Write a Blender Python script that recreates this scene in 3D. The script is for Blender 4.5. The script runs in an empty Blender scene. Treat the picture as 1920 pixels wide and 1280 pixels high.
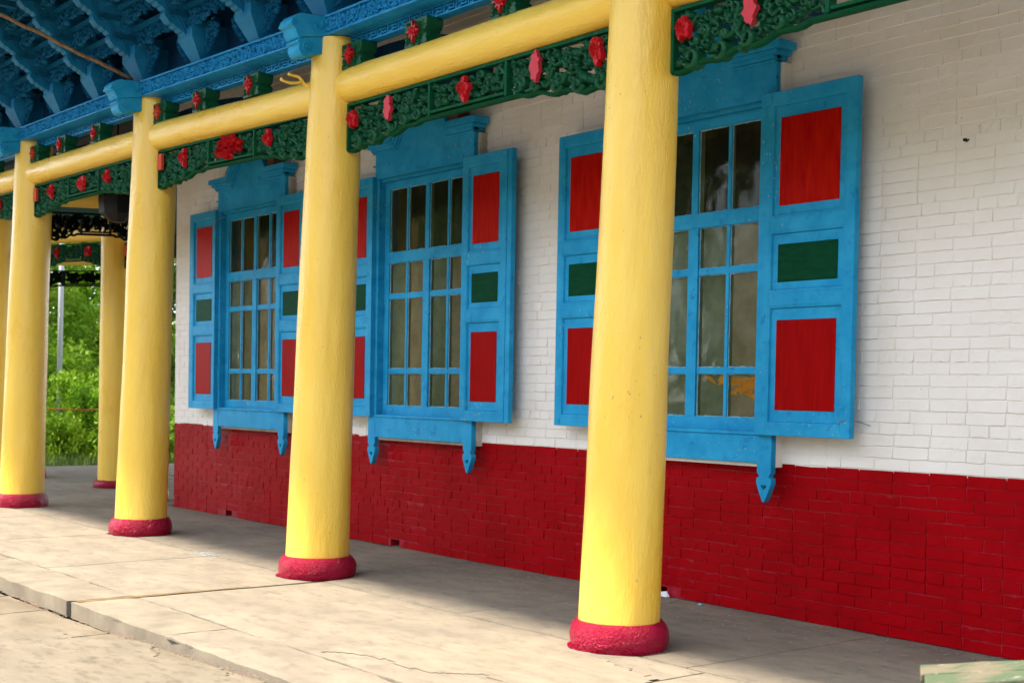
import bpy, bmesh, math, random
from mathutils import Vector, Matrix, noise
from math import sin, cos, pi, radians
S = bpy.context.scene
COL = S.collection
# ------------------------------------------------------------------ camera
cd = bpy.data.cameras.new('camera'); cam = bpy.data.objects.new('camera', cd); COL.objects.link(cam)
rt, up, fw = Vector((.625, .7805, .018)), Vector((-.036, .006, .999)), Vector((-.779, .626, -.031))
fw.normalize(); rt = (rt - fw * rt.dot(fw)).normalized(); up = rt.cross(fw)
M = Matrix((rt, up, -fw)).transposed().to_4x4(); M.translation = Vector((0, -7.112, 1.5))
cam.matrix_world = M
cd.sensor_width = 36; cd.lens = 2500 / 1920 * 36; cd.shift_y = (811.96 - 640) / 1920
cd.clip_start = .1; cd.clip_end = 400
cd.dof.use_dof = True; cd.dof.focus_distance = 9.5; cd.dof.aperture_fstop = 3.2
S.camera = cam
# ------------------------------------------------------------------ world, sun, exposure
SUN_EL = 63          # azimuth: compass-like angle of the direction the light comes from
W = bpy.data.worlds.new('World'); S.world = W; W.use_nodes = True
wn = W.node_tree.nodes; wl = W.node_tree.links
sky = wn.new('ShaderNodeTexSky'); sky.sky_type = 'NISHITA'; sky.sun_disc = False
sky.sun_elevation = radians(SUN_EL); sky.altitude = 1700; sky.dust_density = 4.0; sky.air_density = 1.0; sky.ozone_density = 1.0
bg = wn['Background']; bg.inputs['Strength'].default_value = .15
hs = wn.new('ShaderNodeHueSaturation'); hs.inputs['Saturation'].default_value = .45; hs.inputs['Value'].default_value = 1.0
wl.new(sky.outputs[0], hs.inputs['Color']); wl.new(hs.outputs[0], bg.inputs['Color'])
sd = bpy.data.lights.new('sun', 'SUN'); sun = bpy.data.objects.new('sun', sd); COL.objects.link(sun)
sd.energy = 2.1; sd.angle = radians(4.5); sd.color = (1, .90, .76)
hd = Vector((-.30, -.95, 0)).normalized()          # horizontal direction towards the sun
sdir = Vector((hd.x * cos(radians(SUN_EL)), hd.y * cos(radians(SUN_EL)), sin(radians(SUN_EL))))
sun.rotation_euler = sdir.to_track_quat('Z', 'Y').to_euler()
sky.sun_rotation = math.atan2(hd.x, hd.y)
S.view_settings.view_transform = 'Standard'; S.view_settings.look = 'None'
S.view_settings.exposure = 2.45; S.view_settings.gamma = 1; S.view_settings.use_curve_mapping = False
S.render.engine = 'CYCLES'
S.cycles.max_bounces = 8; S.cycles.diffuse_bounces = 5; S.cycles.transparent_max_bounces = 12

# ------------------------------------------------------------------ materials
def nd(nt, typ, **kw):
    n = nt.nodes.new(typ)
    for k, v in kw.items():
        if k in n.inputs.keys(): n.inputs[k].default_value = v
        else: setattr(n, k, v)
    return n
def mat(name, col, rough=.5, var=None, vscale=3., vdetail=6, vstretch=(1, 1, 1), var2=None, v2scale=12., v2lo=.55, v2hi=.7,
        bump=.0, bscale=40., bstretch=(1, 1, 1), bdist=.01, bump2=0., b2scale=8., spec=.22, coat=0., metallic=0., vlo=.35, vhi=.65,
        rvar=0., chips=None, cscale=60, clo=.70, dirt=None):
    m = bpy.data.materials.new(name); m.use_nodes = True; nt = m.node_tree; L = nt.links
    b = nt.nodes['Principled BSDF']; b.inputs['Roughness'].default_value = rough
    b.inputs['Specular IOR Level'].default_value = spec; b.inputs['Metallic'].default_value = metallic
    b.inputs['Coat Weight'].default_value = coat; b.inputs['Coat Roughness'].default_value = .15
    g = nt.nodes.new('ShaderNodeNewGeometry')
    def coords(st):
        mp = nt.nodes.new('ShaderNodeMapping'); mp.inputs['Scale'].default_value = st
        L.new(g.outputs['Position'], mp.inputs['Vector']); return mp.outputs[0]
    c = None
    if var:
        n = nd(nt, 'ShaderNodeTexNoise', Scale=vscale, Detail=vdetail, Roughness=.62); L.new(coords(vstretch), n.inputs['Vector'])
        r = nt.nodes.new('ShaderNodeValToRGB'); r.color_ramp.elements[0].position = vlo; r.color_ramp.elements[1].position = vhi
        r.color_ramp.elements[0].color = (*col, 1); r.color_ramp.elements[1].color = (*var, 1)
        L.new(n.outputs['Fac'], r.inputs[0]); c = r.outputs[0]
        if rvar:
            mr = nt.nodes.new('ShaderNodeMapRange'); mr.inputs['To Min'].default_value = rough - rvar; mr.inputs['To Max'].default_value = rough + rvar
            L.new(n.outputs['Fac'], mr.inputs[0]); L.new(mr.outputs[0], b.inputs['Roughness'])
    if var2:
        n = nd(nt, 'ShaderNodeTexNoise', Scale=v2scale, Detail=8, Roughness=.7); L.new(coords(vstretch), n.inputs['Vector'])
        r = nt.nodes.new('ShaderNodeValToRGB'); r.color_ramp.elements[0].position = v2lo; r.color_ramp.elements[1].position = v2hi
        r.color_ramp.elements[0].color = (0, 0, 0, 1); r.color_ramp.elements[1].color = (1, 1, 1, 1); L.new(n.outputs['Fac'], r.inputs[0])
        mx = nt.nodes.new('ShaderNodeMix'); mx.data_type = 'RGBA'
        L.new(r.outputs[0], mx.inputs[0]); mx.inputs[7].default_value = (*var2, 1)
        if c: L.new(c, mx.inputs[6])
        else: mx.inputs[6].default_value = (*col, 1)
        c = mx.outputs[2]
    if chips:
        n = nd(nt, 'ShaderNodeTexNoise', Scale=cscale, Detail=3, Roughness=.5); L.new(coords((1, 1, .7)), n.inputs['Vector'])
        n2 = nd(nt, 'ShaderNodeTexNoise', Scale=2.3, Detail=3); L.new(coords((1, 1, 1)), n2.inputs['Vector'])
        ad = nt.nodes.new('ShaderNodeMath'); ad.operation = 'MULTIPLY_ADD'; ad.inputs[1].default_value = .35; L.new(n2.outputs['Fac'], ad.inputs[0]); L.new(n.outputs['Fac'], ad.inputs[2])
        r = nt.nodes.new('ShaderNodeMapRange'); r.inputs[1].default_value = clo + .175; r.inputs[2].default_value = clo + .195; L.new(ad.outputs[0], r.inputs[0])
        mx = nt.nodes.new('ShaderNodeMix'); mx.data_type = 'RGBA'; L.new(r.outputs[0], mx.inputs[0]); mx.inputs[7].default_value = (*chips, 1)
        if c: L.new(c, mx.inputs[6])
        else: mx.inputs[6].default_value = (*col, 1)
        c = mx.outputs[2]
    if c: L.new(c, b.inputs['Base Color'])
    else: b.inputs['Base Color'].default_value = (*col, 1)
    prev = None
    for s, sc, st in ((bump, bscale, bstretch), (bump2, b2scale, bstretch)):
        if s:
            n = nd(nt, 'ShaderNodeTexNoise', Scale=sc, Detail=5, Roughness=.6); L.new(coords(st), n.inputs['Vector'])
            bp = nt.nodes.new('ShaderNodeBump'); bp.inputs['Strength'].default_value = s; bp.inputs['Distance'].default_value = bdist
            L.new(n.outputs['Fac'], bp.inputs['Height'])
            if prev: L.new(prev, bp.inputs['Normal'])
            prev = bp.outputs[0]
    if prev: L.new(prev, b.inputs['Normal'])
    return m
YEL = (.80, .50, .060)
M_yel = mat('yellow_paint', YEL, .30, spec=.42, chips=(.40, .27, .10), cscale=48, clo=.735, var=(.83, .57, .095), vscale=2.2, vstretch=(1, 1, .5), var2=(.55, .33, .05), v2scale=26, v2lo=.70, v2hi=.80,
            bump=.6, bscale=16, bstretch=(1, 1, .28), bdist=.012, bump2=.35, b2scale=70, rvar=.12)
M_yelb = mat('yellow_beam_paint', YEL, .30, spec=.42, chips=(.40, .27, .10), cscale=48, clo=.735, var=(.83, .57, .095), vscale=2.2, vstretch=(.5, 1, 1), var2=(.50, .29, .04), v2scale=22, v2lo=.69, v2hi=.8,
             bump=.6, bscale=16, bstretch=(.28, 1, 1), bdist=.012, bump2=.35, b2scale=70, rvar=.12)
BLUE = (.009, .25, .50)
M_blue = mat('blue_paint', BLUE, .45, var=(.024, .325, .59), vscale=5, var2=(.004, .13, .35), v2scale=11, v2lo=.56, v2hi=.76, chips=(.30, .40, .42), cscale=55, clo=.715, spec=.10,
             bump=.25, bscale=60, bstretch=(1, 1, .3), bdist=.004, rvar=.08)
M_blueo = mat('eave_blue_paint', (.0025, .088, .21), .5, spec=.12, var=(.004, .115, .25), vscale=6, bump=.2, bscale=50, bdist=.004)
M_frz = mat('frieze_blue_paint', (.008, .19, .45), .45, spec=.12, var=(.018, .27, .56), vscale=14, bump=.25, bscale=70, bdist=.004)
M_bedge = mat('worn_pale_edge', (.20, .34, .42), .55, var=(.03, .25, .5), vscale=8)
M_white = mat('white_wall_paint', (.78, .745, .70), .62, chips=(.50, .44, .36), cscale=34, clo=.74, var=(.72, .68, .62), vscale=1.4, var2=(.62, .53, .40), v2scale=5.5, v2lo=.66, v2hi=.80,
              bump=.4, bscale=38, bdist=.006, bump2=.35, b2scale=9, rvar=.08)
M_red = mat('red_wall_paint', (.31, .0008, .004), .42, var=(.25, .0006, .003), vscale=2.5, var2=(.34, .008, .024), v2scale=18, v2lo=.66, v2hi=.8, spec=.03,
            bump=.45, bscale=42, bdist=.006, bump2=.3, b2scale=10, rvar=.1)
M_mortw = mat('painted_mortar_white', (.73, .69, .64), .7, bump=.4, bscale=60, bdist=.005)
M_mortr = mat('painted_mortar_red', (.25, .0015, .006), .5, var=(.44, .012, .05), vscale=9, vlo=.5, vhi=.7, bump=.4, bscale=60, bdist=.005)  # pinker patches stand in for sky glints on the brick ledges
M_base = mat('crimson_base_paint', (.33, .0008, .030), .20, spec=.22, var=(.25, .0006, .018), vscale=9, chips=(.35, .20, .18), clo=.76, bump=1.0, bscale=16, bdist=.022, bump2=.9, b2scale=60)
M_pred = mat('red_panel_paint', (.33, .0015, .0015), .4, spec=.03, var=(.45, .010, .002), vscale=7, vstretch=(4, 1, .6), var2=(.55, .07, .008), v2scale=5, v2lo=.62, v2hi=.85,  # orange streaks put the light on the glossy upper panels into the colour
             bump=.3, bscale=60, bstretch=(3, 1, .3), bdist=.004, rvar=.1)
M_pred2 = mat('worn_red_panel_paint', (.25, .0012, .002), .36, spec=.03, var=(.32, .003, .003), vscale=8, vstretch=(5, 1, .5), var2=(.45, .06, .03), v2scale=30, v2lo=.68, v2hi=.8,
              bump=.3, bscale=70, bstretch=(3, 1, .3), bdist=.004)
M_pgrn = mat('green_panel_paint', (.001, .040, .017), .42, spec=.03, var=(.003, .055, .022), vscale=10, vstretch=(1, 1, 4), bump=.5, bscale=50, bstretch=(.4, 1, 3), bdist=.004)
M_grn = mat('dark_green_paint', (.003, .058, .026), .34, spec=.16, var=(.008, .085, .034), vscale=9, var2=(.025, .055, .01), v2scale=16, v2lo=.62, v2hi=.8, bump=.2, bscale=50, bdist=.003)
M_flw = mat('red_flower_paint', (.38, .004, .008), .30, var=(.46, .012, .02), vscale=25)
M_pink = mat('pink_red_plaque_paint', (.45, .03, .045), .5, var=(.5, .03, .05), vscale=20, bump=.4, bscale=90, bdist=.003)
M_orng = mat('orange_red_plaque_paint', (.48, .05, .02), .5)
M_conc = mat('porch_concrete', (.190, .160, .120), .85, chips=(.09, .075, .06), cscale=70, clo=.715, var=(.255, .215, .157), vscale=1.7, vlo=.36, vhi=.64, vdetail=14, vstretch=(1, 1.8, 1), var2=(.145, .123, .096), v2scale=5, v2lo=.50, v2hi=.72,
             bump=.7, bscale=110, bdist=.005, bump2=.35, b2scale=14)
M_conc2 = mat('kerb_concrete', (.16, .135, .10), .9, chips=(.08, .065, .05), cscale=70, clo=.70, var=(.25, .21, .15), vscale=3, vdetail=9, bump=.5, bscale=90, bdist=.005)
M_yard = mat('courtyard_concrete', (.13, .103, .068), .88, chips=(.11, .08, .05), cscale=60, clo=.70, var=(.20, .165, .115), vscale=1.6, vdetail=10, vstretch=(1, 2.2, 1), var2=(.10, .075, .045), v2scale=4, v2lo=.55, v2hi=.78,
             bump=.4, bscale=70, bdist=.006)
M_sand = mat('sandy_joint_fill', (.20, .14, .07), .95, var=(.13, .09, .045), vscale=14, bump=.8, bscale=60, bdist=.01)
M_dirt = mat('dark_joint', (.10, .085, .065), .95, var=(.05, .045, .035), vscale=10)
M_redst = mat('reddish_step_edge', (.24, .15, .105), .9, var=(.15, .12, .09), vscale=7, bump=.6, bscale=50, bdist=.008)
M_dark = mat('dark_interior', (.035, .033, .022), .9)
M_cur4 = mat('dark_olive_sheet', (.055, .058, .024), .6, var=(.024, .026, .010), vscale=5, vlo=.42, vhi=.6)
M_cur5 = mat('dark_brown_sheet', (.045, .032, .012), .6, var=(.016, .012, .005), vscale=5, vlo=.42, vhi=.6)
M_cur = mat('olive_curtain', (.20, .185, .085), .8, var=(.12, .125, .05), vscale=1.5)
M_cur2 = mat('beige_curtain', (.37, .315, .225), .8, var=(.25, .205, .14), vscale=5)
M_cur3 = mat('green_grey_curtain', (.25, .28, .20), .8, var=(.15, .175, .115), vscale=5)
M_rope = mat('brown_cable', (.16, .085, .035), .8, var=(.30, .20, .12), vscale=30, bump=.8, bscale=80, bdist=.006)
M_black = mat('black_metal', (.008, .008, .008), .6)
M_wire = mat('thin_wire', (.25, .2, .15), .5, metallic=.5)
M_putty = mat('unpainted_casing_side', (.52, .49, .42), .8, var=(.34, .33, .28), vscale=12, bump=.3, bscale=60, bdist=.004)
M_brown = mat('brown_wood', (.13, .06, .03), .8)
M_plank = mat('weathered_green_plank', (.08, .11, .06), .8, var=(.16, .135, .09), vscale=4, vstretch=(3, .7, 3), var2=(.30, .29, .24), v2scale=9, v2lo=.6, v2hi=.7,
              bump=.7, bscale=30, bstretch=(3, .5, 3), bdist=.006, vlo=.45, vhi=.56)
M_leafa = mat('bright_leaf', (.12, .27, .012), .5, var=(.24, .38, .02), vscale=1.2)
M_leafb = mat('deep_leaf', (.045, .10, .012), .5, var=(.08, .15, .02), vscale=1.0)
M_leafc = mat('pale_leaf', (.13, .20, .06), .5, var=(.09, .16, .03), vscale=1.2)
for m_ in (M_leafa, M_leafb, M_leafc):
    nt = m_.node_tree; b_ = nt.nodes['Principled BSDF']; t_ = nt.nodes.new('ShaderNodeBsdfTranslucent'); x_ = nt.nodes.new('ShaderNodeMixShader'); x_.inputs[0].default_value = .4
    nt.links.new(b_.inputs['Base Color'].links[0].from_socket, t_.inputs[0]); nt.links.new(b_.outputs[0], x_.inputs[1]); nt.links.new(t_.outputs[0], x_.inputs[2]); nt.links.new(x_.outputs[0], nt.nodes['Material Output'].inputs['Surface'])
M_bark = mat('bark', (.09, .065, .045), .9, bump=.6, bscale=20)
M_grass = mat('grass', (.05, .10, .015), .8, var=(.09, .14, .02), vscale=5)
M_pole = mat('pale_lamp_pole', (.42, .44, .47), .5)
M_soil = mat('verge_ground', (.10, .11, .05), .95, var=(.16, .13, .08), vscale=.8)
M_pick = mat('fence_green', (.02, .12, .09), .5); M_pickw = mat('fence_white', (.6, .6, .55), .6)
M_line = mat('red_cord', (.25, .03, .01), .6)
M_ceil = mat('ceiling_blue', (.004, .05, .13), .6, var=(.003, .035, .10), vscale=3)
M_roof = mat('roof_tile_grey', (.12, .12, .11), .9)
M_litter = mat('white_scrap', (.7, .7, .7), .8); M_litb = mat('pale_blue_scrap', (.2, .5, .6), .7)
M_chalk = mat('blue_chalk', (.36, .45, .50), .9, var=(.40, .375, .335), vscale=6, vlo=.45, vhi=.6)
M_whsp = mat('white_paint_speck', (.36, .33, .32), .8, var=(.22, .2, .19), vscale=40)
M_patch = mat('pale_cement_patch', (.20, .168, .122), .85, var=(.26, .22, .16), vscale=2.2, vdetail=10, vstretch=(1, 2.5, 1), var2=(.15, .125, .09), v2scale=5, v2lo=.50, v2hi=.75, bump=.3, bscale=80, bdist=.004)
# glass
M_glass = bpy.data.materials.new('window_glass'); M_glass.use_nodes = True
nt = M_glass.node_tree; nt.nodes.remove(nt.nodes['Principled BSDF']); o = nt.nodes['Material Output']
tr = nd(nt, 'ShaderNodeBsdfTransparent', Color=(.80, .84, .76, 1)); gl = nd(nt, 'ShaderNodeBsdfGlossy', Roughness=.06)
fr = nd(nt, 'ShaderNodeFresnel', IOR=1.5); mx = nt.nodes.new('ShaderNodeMixShader')
nz = nd(nt, 'ShaderNodeTexNoise', Scale=3.5, Detail=2); bp = nd(nt, 'ShaderNodeBump', Strength=.25, Distance=.02)
gg = nt.nodes.new('ShaderNodeNewGeometry'); nt.links.new(gg.outputs['Position'], nz.inputs['Vector'])
nt.links.new(nz.outputs['Fac'], bp.inputs['Height']); nt.links.new(bp.outputs[0], gl.inputs['Normal'])
nt.links.new(fr.outputs[0], mx.inputs[0]); nt.links.new(tr.outputs[0], mx.inputs[1]); nt.links.new(gl.outputs[0], mx.inputs[2]); nt.links.new(mx.outputs[0], o.inputs['Surface'])

# ------------------------------------------------------------------ builders
WP = {}                                          # world position of each built object's origin
def tag(o, label=None, cat=None, group=None, kind=None):
    for k, v in (('label', label), ('category', cat), ('group', group), ('kind', kind)):
        if v: o[k] = v
    return o
def thing(name, loc, label, cat, group=None):
    o = bpy.data.objects.new(name, None); COL.objects.link(o); o.location = loc; o.empty_display_size = .1
    WP[o.name] = Vector(loc); return tag(o, label, cat, group)
def link(name, me, parent=None, loc=None):
    o = bpy.data.objects.new(name, me); COL.objects.link(o)
    if parent: o.parent = parent
    if loc is not None: o.location = loc
    return o
class MB:
    def __init__(s): s.v = []; s.f = []
    def add(s, vs, fs):
        n = len(s.v); s.v += [tuple(v) for v in vs]; s.f += [tuple(n + i for i in f) for f in fs]; return s
    def box(s, x0, x1, y0, y1, z0, z1):
        return s.add([(x0, y0, z0), (x1, y0, z0), (x1, y1, z0), (x0, y1, z0), (x0, y0, z1), (x1, y0, z1), (x1, y1, z1), (x0, y1, z1)],
                     [(0, 3, 2, 1), (4, 5, 6, 7), (0, 1, 5, 4), (1, 2, 6, 5), (2, 3, 7, 6), (3, 0, 4, 7)])
    def loft(s, rings, closed=True, cap=True):
        n = len(rings[0]); vs = [p for r in rings for p in r]; fs = []
        for k in range(len(rings) - 1):
            for i in range(n if closed else n - 1):
                j = (i + 1) % n; fs.append((k * n + i, k * n + j, (k + 1) * n + j, (k + 1) * n + i))
        if cap and closed: fs += [tuple(range(n))[::-1], tuple((len(rings) - 1) * n + i for i in range(n))]
        return s.add(vs, fs)
    def tube(s, pts, r, n=8, cap=True):
        pts = [Vector(p) for p in pts]; rings = []; rr = r if hasattr(r, '__len__') else [r] * len(pts)
        for i, p in enumerate(pts):
            t = (pts[min(i + 1, len(pts) - 1)] - pts[max(i - 1, 0)]).normalized()
            a = t.orthogonal().normalized() if i == 0 else (a - t * a.dot(t)).normalized()
            b = t.cross(a); rings.append([p + (a * cos(2 * pi * k / n) + b * sin(2 * pi * k / n)) * rr[i] for k in range(n)])
        return s.loft(rings, True, cap)
    def ribbon(s, pts, ws, y0, y1, soft=.35):
        # carved strip in the local (u,w) plane standing from depth y0 (back) to y1 (front); pts are (u,w)
        rings = []
        for i, p in enumerate(pts):
            a = pts[max(i - 1, 0)]; b = pts[min(i + 1, len(pts) - 1)]; dx, dz = b[0] - a[0], b[1] - a[1]; l = math.hypot(dx, dz) or 1
            nx, nz = -dz / l, dx / l; w = ws[i] / 2; ym = y1 + (y0 - y1) * soft
            rings.append([(p[0] - nx * w, y0, p[1] - nz * w), (p[0] - nx * w, ym, p[1] - nz * w), (p[0], y1, p[1]), (p[0] + nx * w, ym, p[1] + nz * w), (p[0] + nx * w, y0, p[1] + nz * w)])
        return s.loft(rings, False, False)
    def prism(s, poly, f0, f1):                  # poly list of 2d pts; f0,f1 map pt->3d
        n = len(poly); return s.add([f0(p) for p in poly] + [f1(p) for p in poly],
            [tuple(range(n))[::-1], tuple(range(n, 2 * n))] + [(i, (i + 1) % n, n + (i + 1) % n, n + i) for i in range(n)])
    def mesh(s, name, m, org=(0, 0, 0), smooth=False):
        me = bpy.data.meshes.new(name); ox, oy, oz = org
        me.from_pydata([(x - ox, y - oy, z - oz) for x, y, z in s.v], [], s.f); me.materials.append(m)
        if smooth:
            me.polygons.foreach_set('use_smooth', [True] * len(me.polygons))
            if smooth != 'all': me.set_sharp_from_angle(angle=radians(40))
        me.update(); return me
    def build(s, name, m, parent=None, smooth=False, bevel=0, org=None, segs=2):
        # parts are written in world coordinates; their origin is their parent's
        if org is None: org = WP.get(parent.name, Vector()) if parent else Vector((0, 0, 0))
        bm = None
        me = s.mesh(name, m, org, smooth)
        bm = bmesh.new(); bm.from_mesh(me); bmesh.ops.recalc_face_normals(bm, faces=bm.faces) if bevel or smooth else None; bm.to_mesh(me); bm.free()
        o = link(name, me, parent)
        if not parent: o.location = org
        WP[o.name] = Vector(org)
        if bevel:
            b = o.modifiers.new('bevel', 'BEVEL'); b.width = bevel; b.segments = segs; b.limit_method = 'ANGLE'; b.angle_limit = radians(35)
        return o
def curve_mesh(name, polys, ext, m, bevel=0.):
    # filled 2D outline with holes, extruded +-ext; returns mesh in (x,y) plane
    c = bpy.data.curves.new(name, 'CURVE'); c.dimensions = '2D'; c.fill_mode = 'BOTH'; c.extrude = ext; c.bevel_depth = bevel
    for p in polys:
        sp = c.splines.new('POLY'); sp.points.add(len(p) - 1)
        for q, (x, y) in zip(sp.points, p): q.co = (x, y, 0, 1)
        sp.use_cyclic_u = True
    ob = bpy.data.objects.new(name, c); me = bpy.data.meshes.new_from_object(ob); bpy.data.objects.remove(ob); me.name = name
    me.materials.clear(); me.materials.append(m); return me
XZ = Matrix(((1, 0, 0, 0), (0, 0, -1, 0), (0, 1, 0, 0), (0, 0, 0, 1)))      # (x,y)->(x,z), extrude along y
YZ = Matrix(((0, 0, 1, 0), (1, 0, 0, 0), (0, 1, 0, 0), (0, 0, 0, 1)))       # (x,y)->(y,z), extrude along x
def spiral(cx, cz, R, turns, a0, w0, w1, n=14, flip=1):
    pts = []; ws = []
    for i in range(n + 1):
        t = i / n; r = R * (1 - .82 * t); a = a0 + flip * t * turns * 2 * pi
        pts.append((cx + r * cos(a), cz + r * sin(a))); ws.append(w0 + (w1 - w0) * t)
    return pts, ws
def leaf(mb, x, z, ang, L, wd, y0, y1, bend=.5):
    pts = []; ws = []
    for i in range(7):
        t = i / 6; a = ang + bend * (t - .5); pts.append((x, z)); ws.append(max(.003, wd * math.sin(pi * min(1, t * .93 + .05)) ** .8))
        x += cos(a) * L / 6; z += sin(a) * L / 6
    mb.ribbon(pts, ws, y0, y1, .55)
def carve(mb, u0, u1, lo, hi, y0, y1, seed, size=.07, dens=1.0, wk=1.0):
    """fill the band u0..u1 between the curves lo(u) and hi(u) with scrolls and leaves"""
    rnd = random.Random(seed); pts = []; tries = int((u1 - u0) * .35 / size ** 2 * 30 * dens)
    for _ in range(tries):
        u = rnd.uniform(u0 + size * .35, u1 - size * .35); l, h = lo(u), hi(u)
        if h - l < size * .5: continue
        w = rnd.uniform(l + size * .3, h - size * .3) if h - l > size * .7 else (l + h) / 2; s = size * rnd.uniform(.7, 1.25)
        if all((u - a) ** 2 + (w - b) ** 2 > ((s + c) * .40) ** 2 for a, b, c in pts): pts.append((u, w, s))
    for u, w, s in pts:
        k = rnd.random(); yf = y1 + (y0 - y1) * rnd.uniform(0, .3)
        if k < .34:
            R = s * .5; p, ws = spiral(u, w, R, rnd.uniform(1.0, 1.5), rnd.uniform(0, 6.3), s * .20 * wk, s * .15 * wk, 12, rnd.choice((-1, 1)))
            mb.ribbon(p, ws, y0, yf)
        elif k < .84:
            a = rnd.uniform(0, 6.3)
            for d in (-.85, 0, .85):
                leaf(mb, u - cos(a) * s * .35, w - sin(a) * s * .35, a + d, s * .85, s * .26 * wk, y0, yf, rnd.uniform(-.9, .9))
        else:
            a = rnd.uniform(0, 6.3); n = 10; pp = []
            for i in range(n):
                t = i / (n - 1) - .5; q = s * .28 * sin(t * 7); pp.append((u + cos(a) * t * s * 1.7 - sin(a) * q, w + sin(a) * t * s * 1.7 + cos(a) * q))
            mb.ribbon(pp, [s * .2 * wk] * n, y0, yf)
    # connecting stems
    for i in range(0, len(pts)):
        u, w, s = pts[i]; best = sorted(pts, key=lambda q: (q[0] - u) ** 2 + (q[1] - w) ** 2)[1:3]
        for a, b, c in best:
            mx_, mz_ = (u + a) / 2 + rnd.uniform(-.2, .2) * s, (w + b) / 2 + rnd.uniform(-.2, .2) * s
            mb.ribbon([(u, w), (mx_, mz_), (a, b)], [s * .16 * wk] * 3, y0, y1 + (y0 - y1) * .45)
def flower(mb, x, z, R, y, sx=1., sz=1.25, n=7, seed=0, rings=3):
    """carved bloom facing -Y"""
    rnd = random.Random(seed)
    for k in range(rings):
        rr = R * (1 - .27 * k); yy = y - .011 * k
        for i in range(n):
            a = 2 * pi * (i + .5 * k) / n + rnd.uniform(-.12, .12); l = rr * rnd.uniform(.65, 1.15)
            c = (x + cos(a) * l * .5 * sx, z + sin(a) * l * .5 * sz); ring0 = []; 
            for j in range(9):
                b = 2 * pi * j / 9; du = cos(b) * l * .52; dv = sin(b) * l * .34 * (1 + .25 * cos(b))
                ring0.append((c[0] + (du * cos(a) - dv * sin(a)) * sx, c[1] + (du * sin(a) + dv * cos(a)) * sz))
            ce = (c[0] + cos(a) * l * .1 * sx, yy - .022 - .008 * k, c[1] + sin(a) * l * .1 * sz)
            n0 = len(mb.v); mb.v += [(p, yy + .02, q) for p, q in ring0] + [(c[0] + (p - c[0]) * .8, yy - .012 - .006 * (j % 2), c[1] + (q - c[1]) * .8) for j, (p, q) in enumerate(ring0)] + [ce]
            for j in range(9):
                m_ = (j + 1) % 9; mb.f += [(n0 + j, n0 + m_, n0 + 9 + m_, n0 + 9 + j), (n0 + 9 + j, n0 + 9 + m_, n0 + 18)]
    return mb
# ------------------------------------------------------------------ key dimensions
COLX = [-5.74, -9.29, -12.84, -16.39]
WINX = [-6.735, -10.09, -13.41]
CORNER = -15.55; WALLR = -2.6; DADO = 1.035
YC0, LEAN = -1.635, .030
def zo(x):                                       # the eave line rises towards the far corner
    t = max(0., (-9.0 - x)); return min(.026 * t, .10 + max(0, t - 3.84) * .012)
YB = YC0 + LEAN * 3.9                            # column axis at beam height
rnd = random.Random(7)

# ------------------------------------------------------------------ ground
g = MB(); g.add([(-400, -400, -.16), (400, -400, -.16), (400, 400, -.16), (-400, 400, -.16)], [(0, 1, 2, 3)])
tag(g.build('ground', M_soil), 'bare grassy ground around the courtyard', kind='structure')
def low(x, y):                                   # courtyard surface: sinks away to the left of the picture
    t = min(1, max(0, (-5.8 - x) / 3.2)); return -.008 - .085 * t
courty = MB(); courty.add([(-30, -40, -.15), (12, -40, -.15), (12, -3.70, -.15), (-30, -3.70, -.15)], [(0, 1, 2, 3)])
cy = courty.build('courtyard', M_dirt); tag(cy, 'pale concrete courtyard below the porch', kind='structure')
def slab(x0, x1, y0, y1, top, m, parent, name, th=.12, jit=.0, sub=0, seed=0):
    r = random.Random(seed); nx = max(2, int((x1 - x0) / .09) if sub else 2); ny = max(2, int((y1 - y0) / .09) if sub else 2); nx = min(nx, 60); ny = min(ny, 50)
    vs = []; fs = []
    for j in range(ny + 1):
        for i in range(nx + 1):
            x = x0 + (x1 - x0) * i / nx; y = y0 + (y1 - y0) * j / ny
            e = (i in (0, nx)) or (j in (0, ny))
            if e and jit: x += r.uniform(-jit, jit) * .6; y += r.uniform(-jit, jit) * .6 + 2.2 * jit * noise.noise(Vector((x * 2.5, y, seed)))
            z = top(x, y) if callable(top) else top
            vs.append((x, y, z + (noise.noise(Vector((x * 1.7, y * 1.7, 3))) * .006 - (.006 if e else 0)) * (1 if sub else 0)))
    for j in range(ny):
        for i in range(nx):
            a = j * (nx + 1) + i; fs.append((a, a + 1, a + nx + 2, a + nx + 1))
    n = len(vs); per = [i for i in range(nx + 1)] + [(j + 1) * (nx + 1) + nx for j in range(ny)] + [ny * (nx + 1) + nx - 1 - i for i in range(nx)] + [(ny - 1 - j) * (nx + 1) for j in range(ny - 1)]
    for k in per: v = vs[k]; vs.append((v[0], v[1], v[2] - th))
    for k in range(len(per)): fs.append((per[k], n + k, n + (k + 1) % len(per), per[(k + 1) % len(per)]))
    mb = MB(); mb.add(vs, fs); return mb.build(name, m, parent, smooth=True)
sx = [-26, -22, -18.5, -15, -12.4, -10.15, -9.35, -8.15, -6.1, -4.2, -2, 1, 5, 11.5]
sy = [-39, -30, -22, -16, -12, -9, -7, -5.4, -4.55, -3.775]
k = 0
for j in range(len(sy) - 1):
    off = (0, .55, -.4, .3)[j % 4]
    for i in range(len(sx) - 1):
        near = sy[j] > -9.5
        slab(sx[i] + off, sx[i + 1] + off - (.02 if near else .015), sy[j], sy[j + 1] - .02, low, M_yard, cy, 'paving_slab', .09, .010 if near else 0, 1 if near else 0, k); k += 1
pf = MB(); pf.add([(-24.2, -3.72, -.02), (-2.2 + 8, -3.72, -.02), (-2.2 + 8, 0, -.02), (-24.2, 0, -.02)], [(0, 1, 2, 3)])
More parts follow.
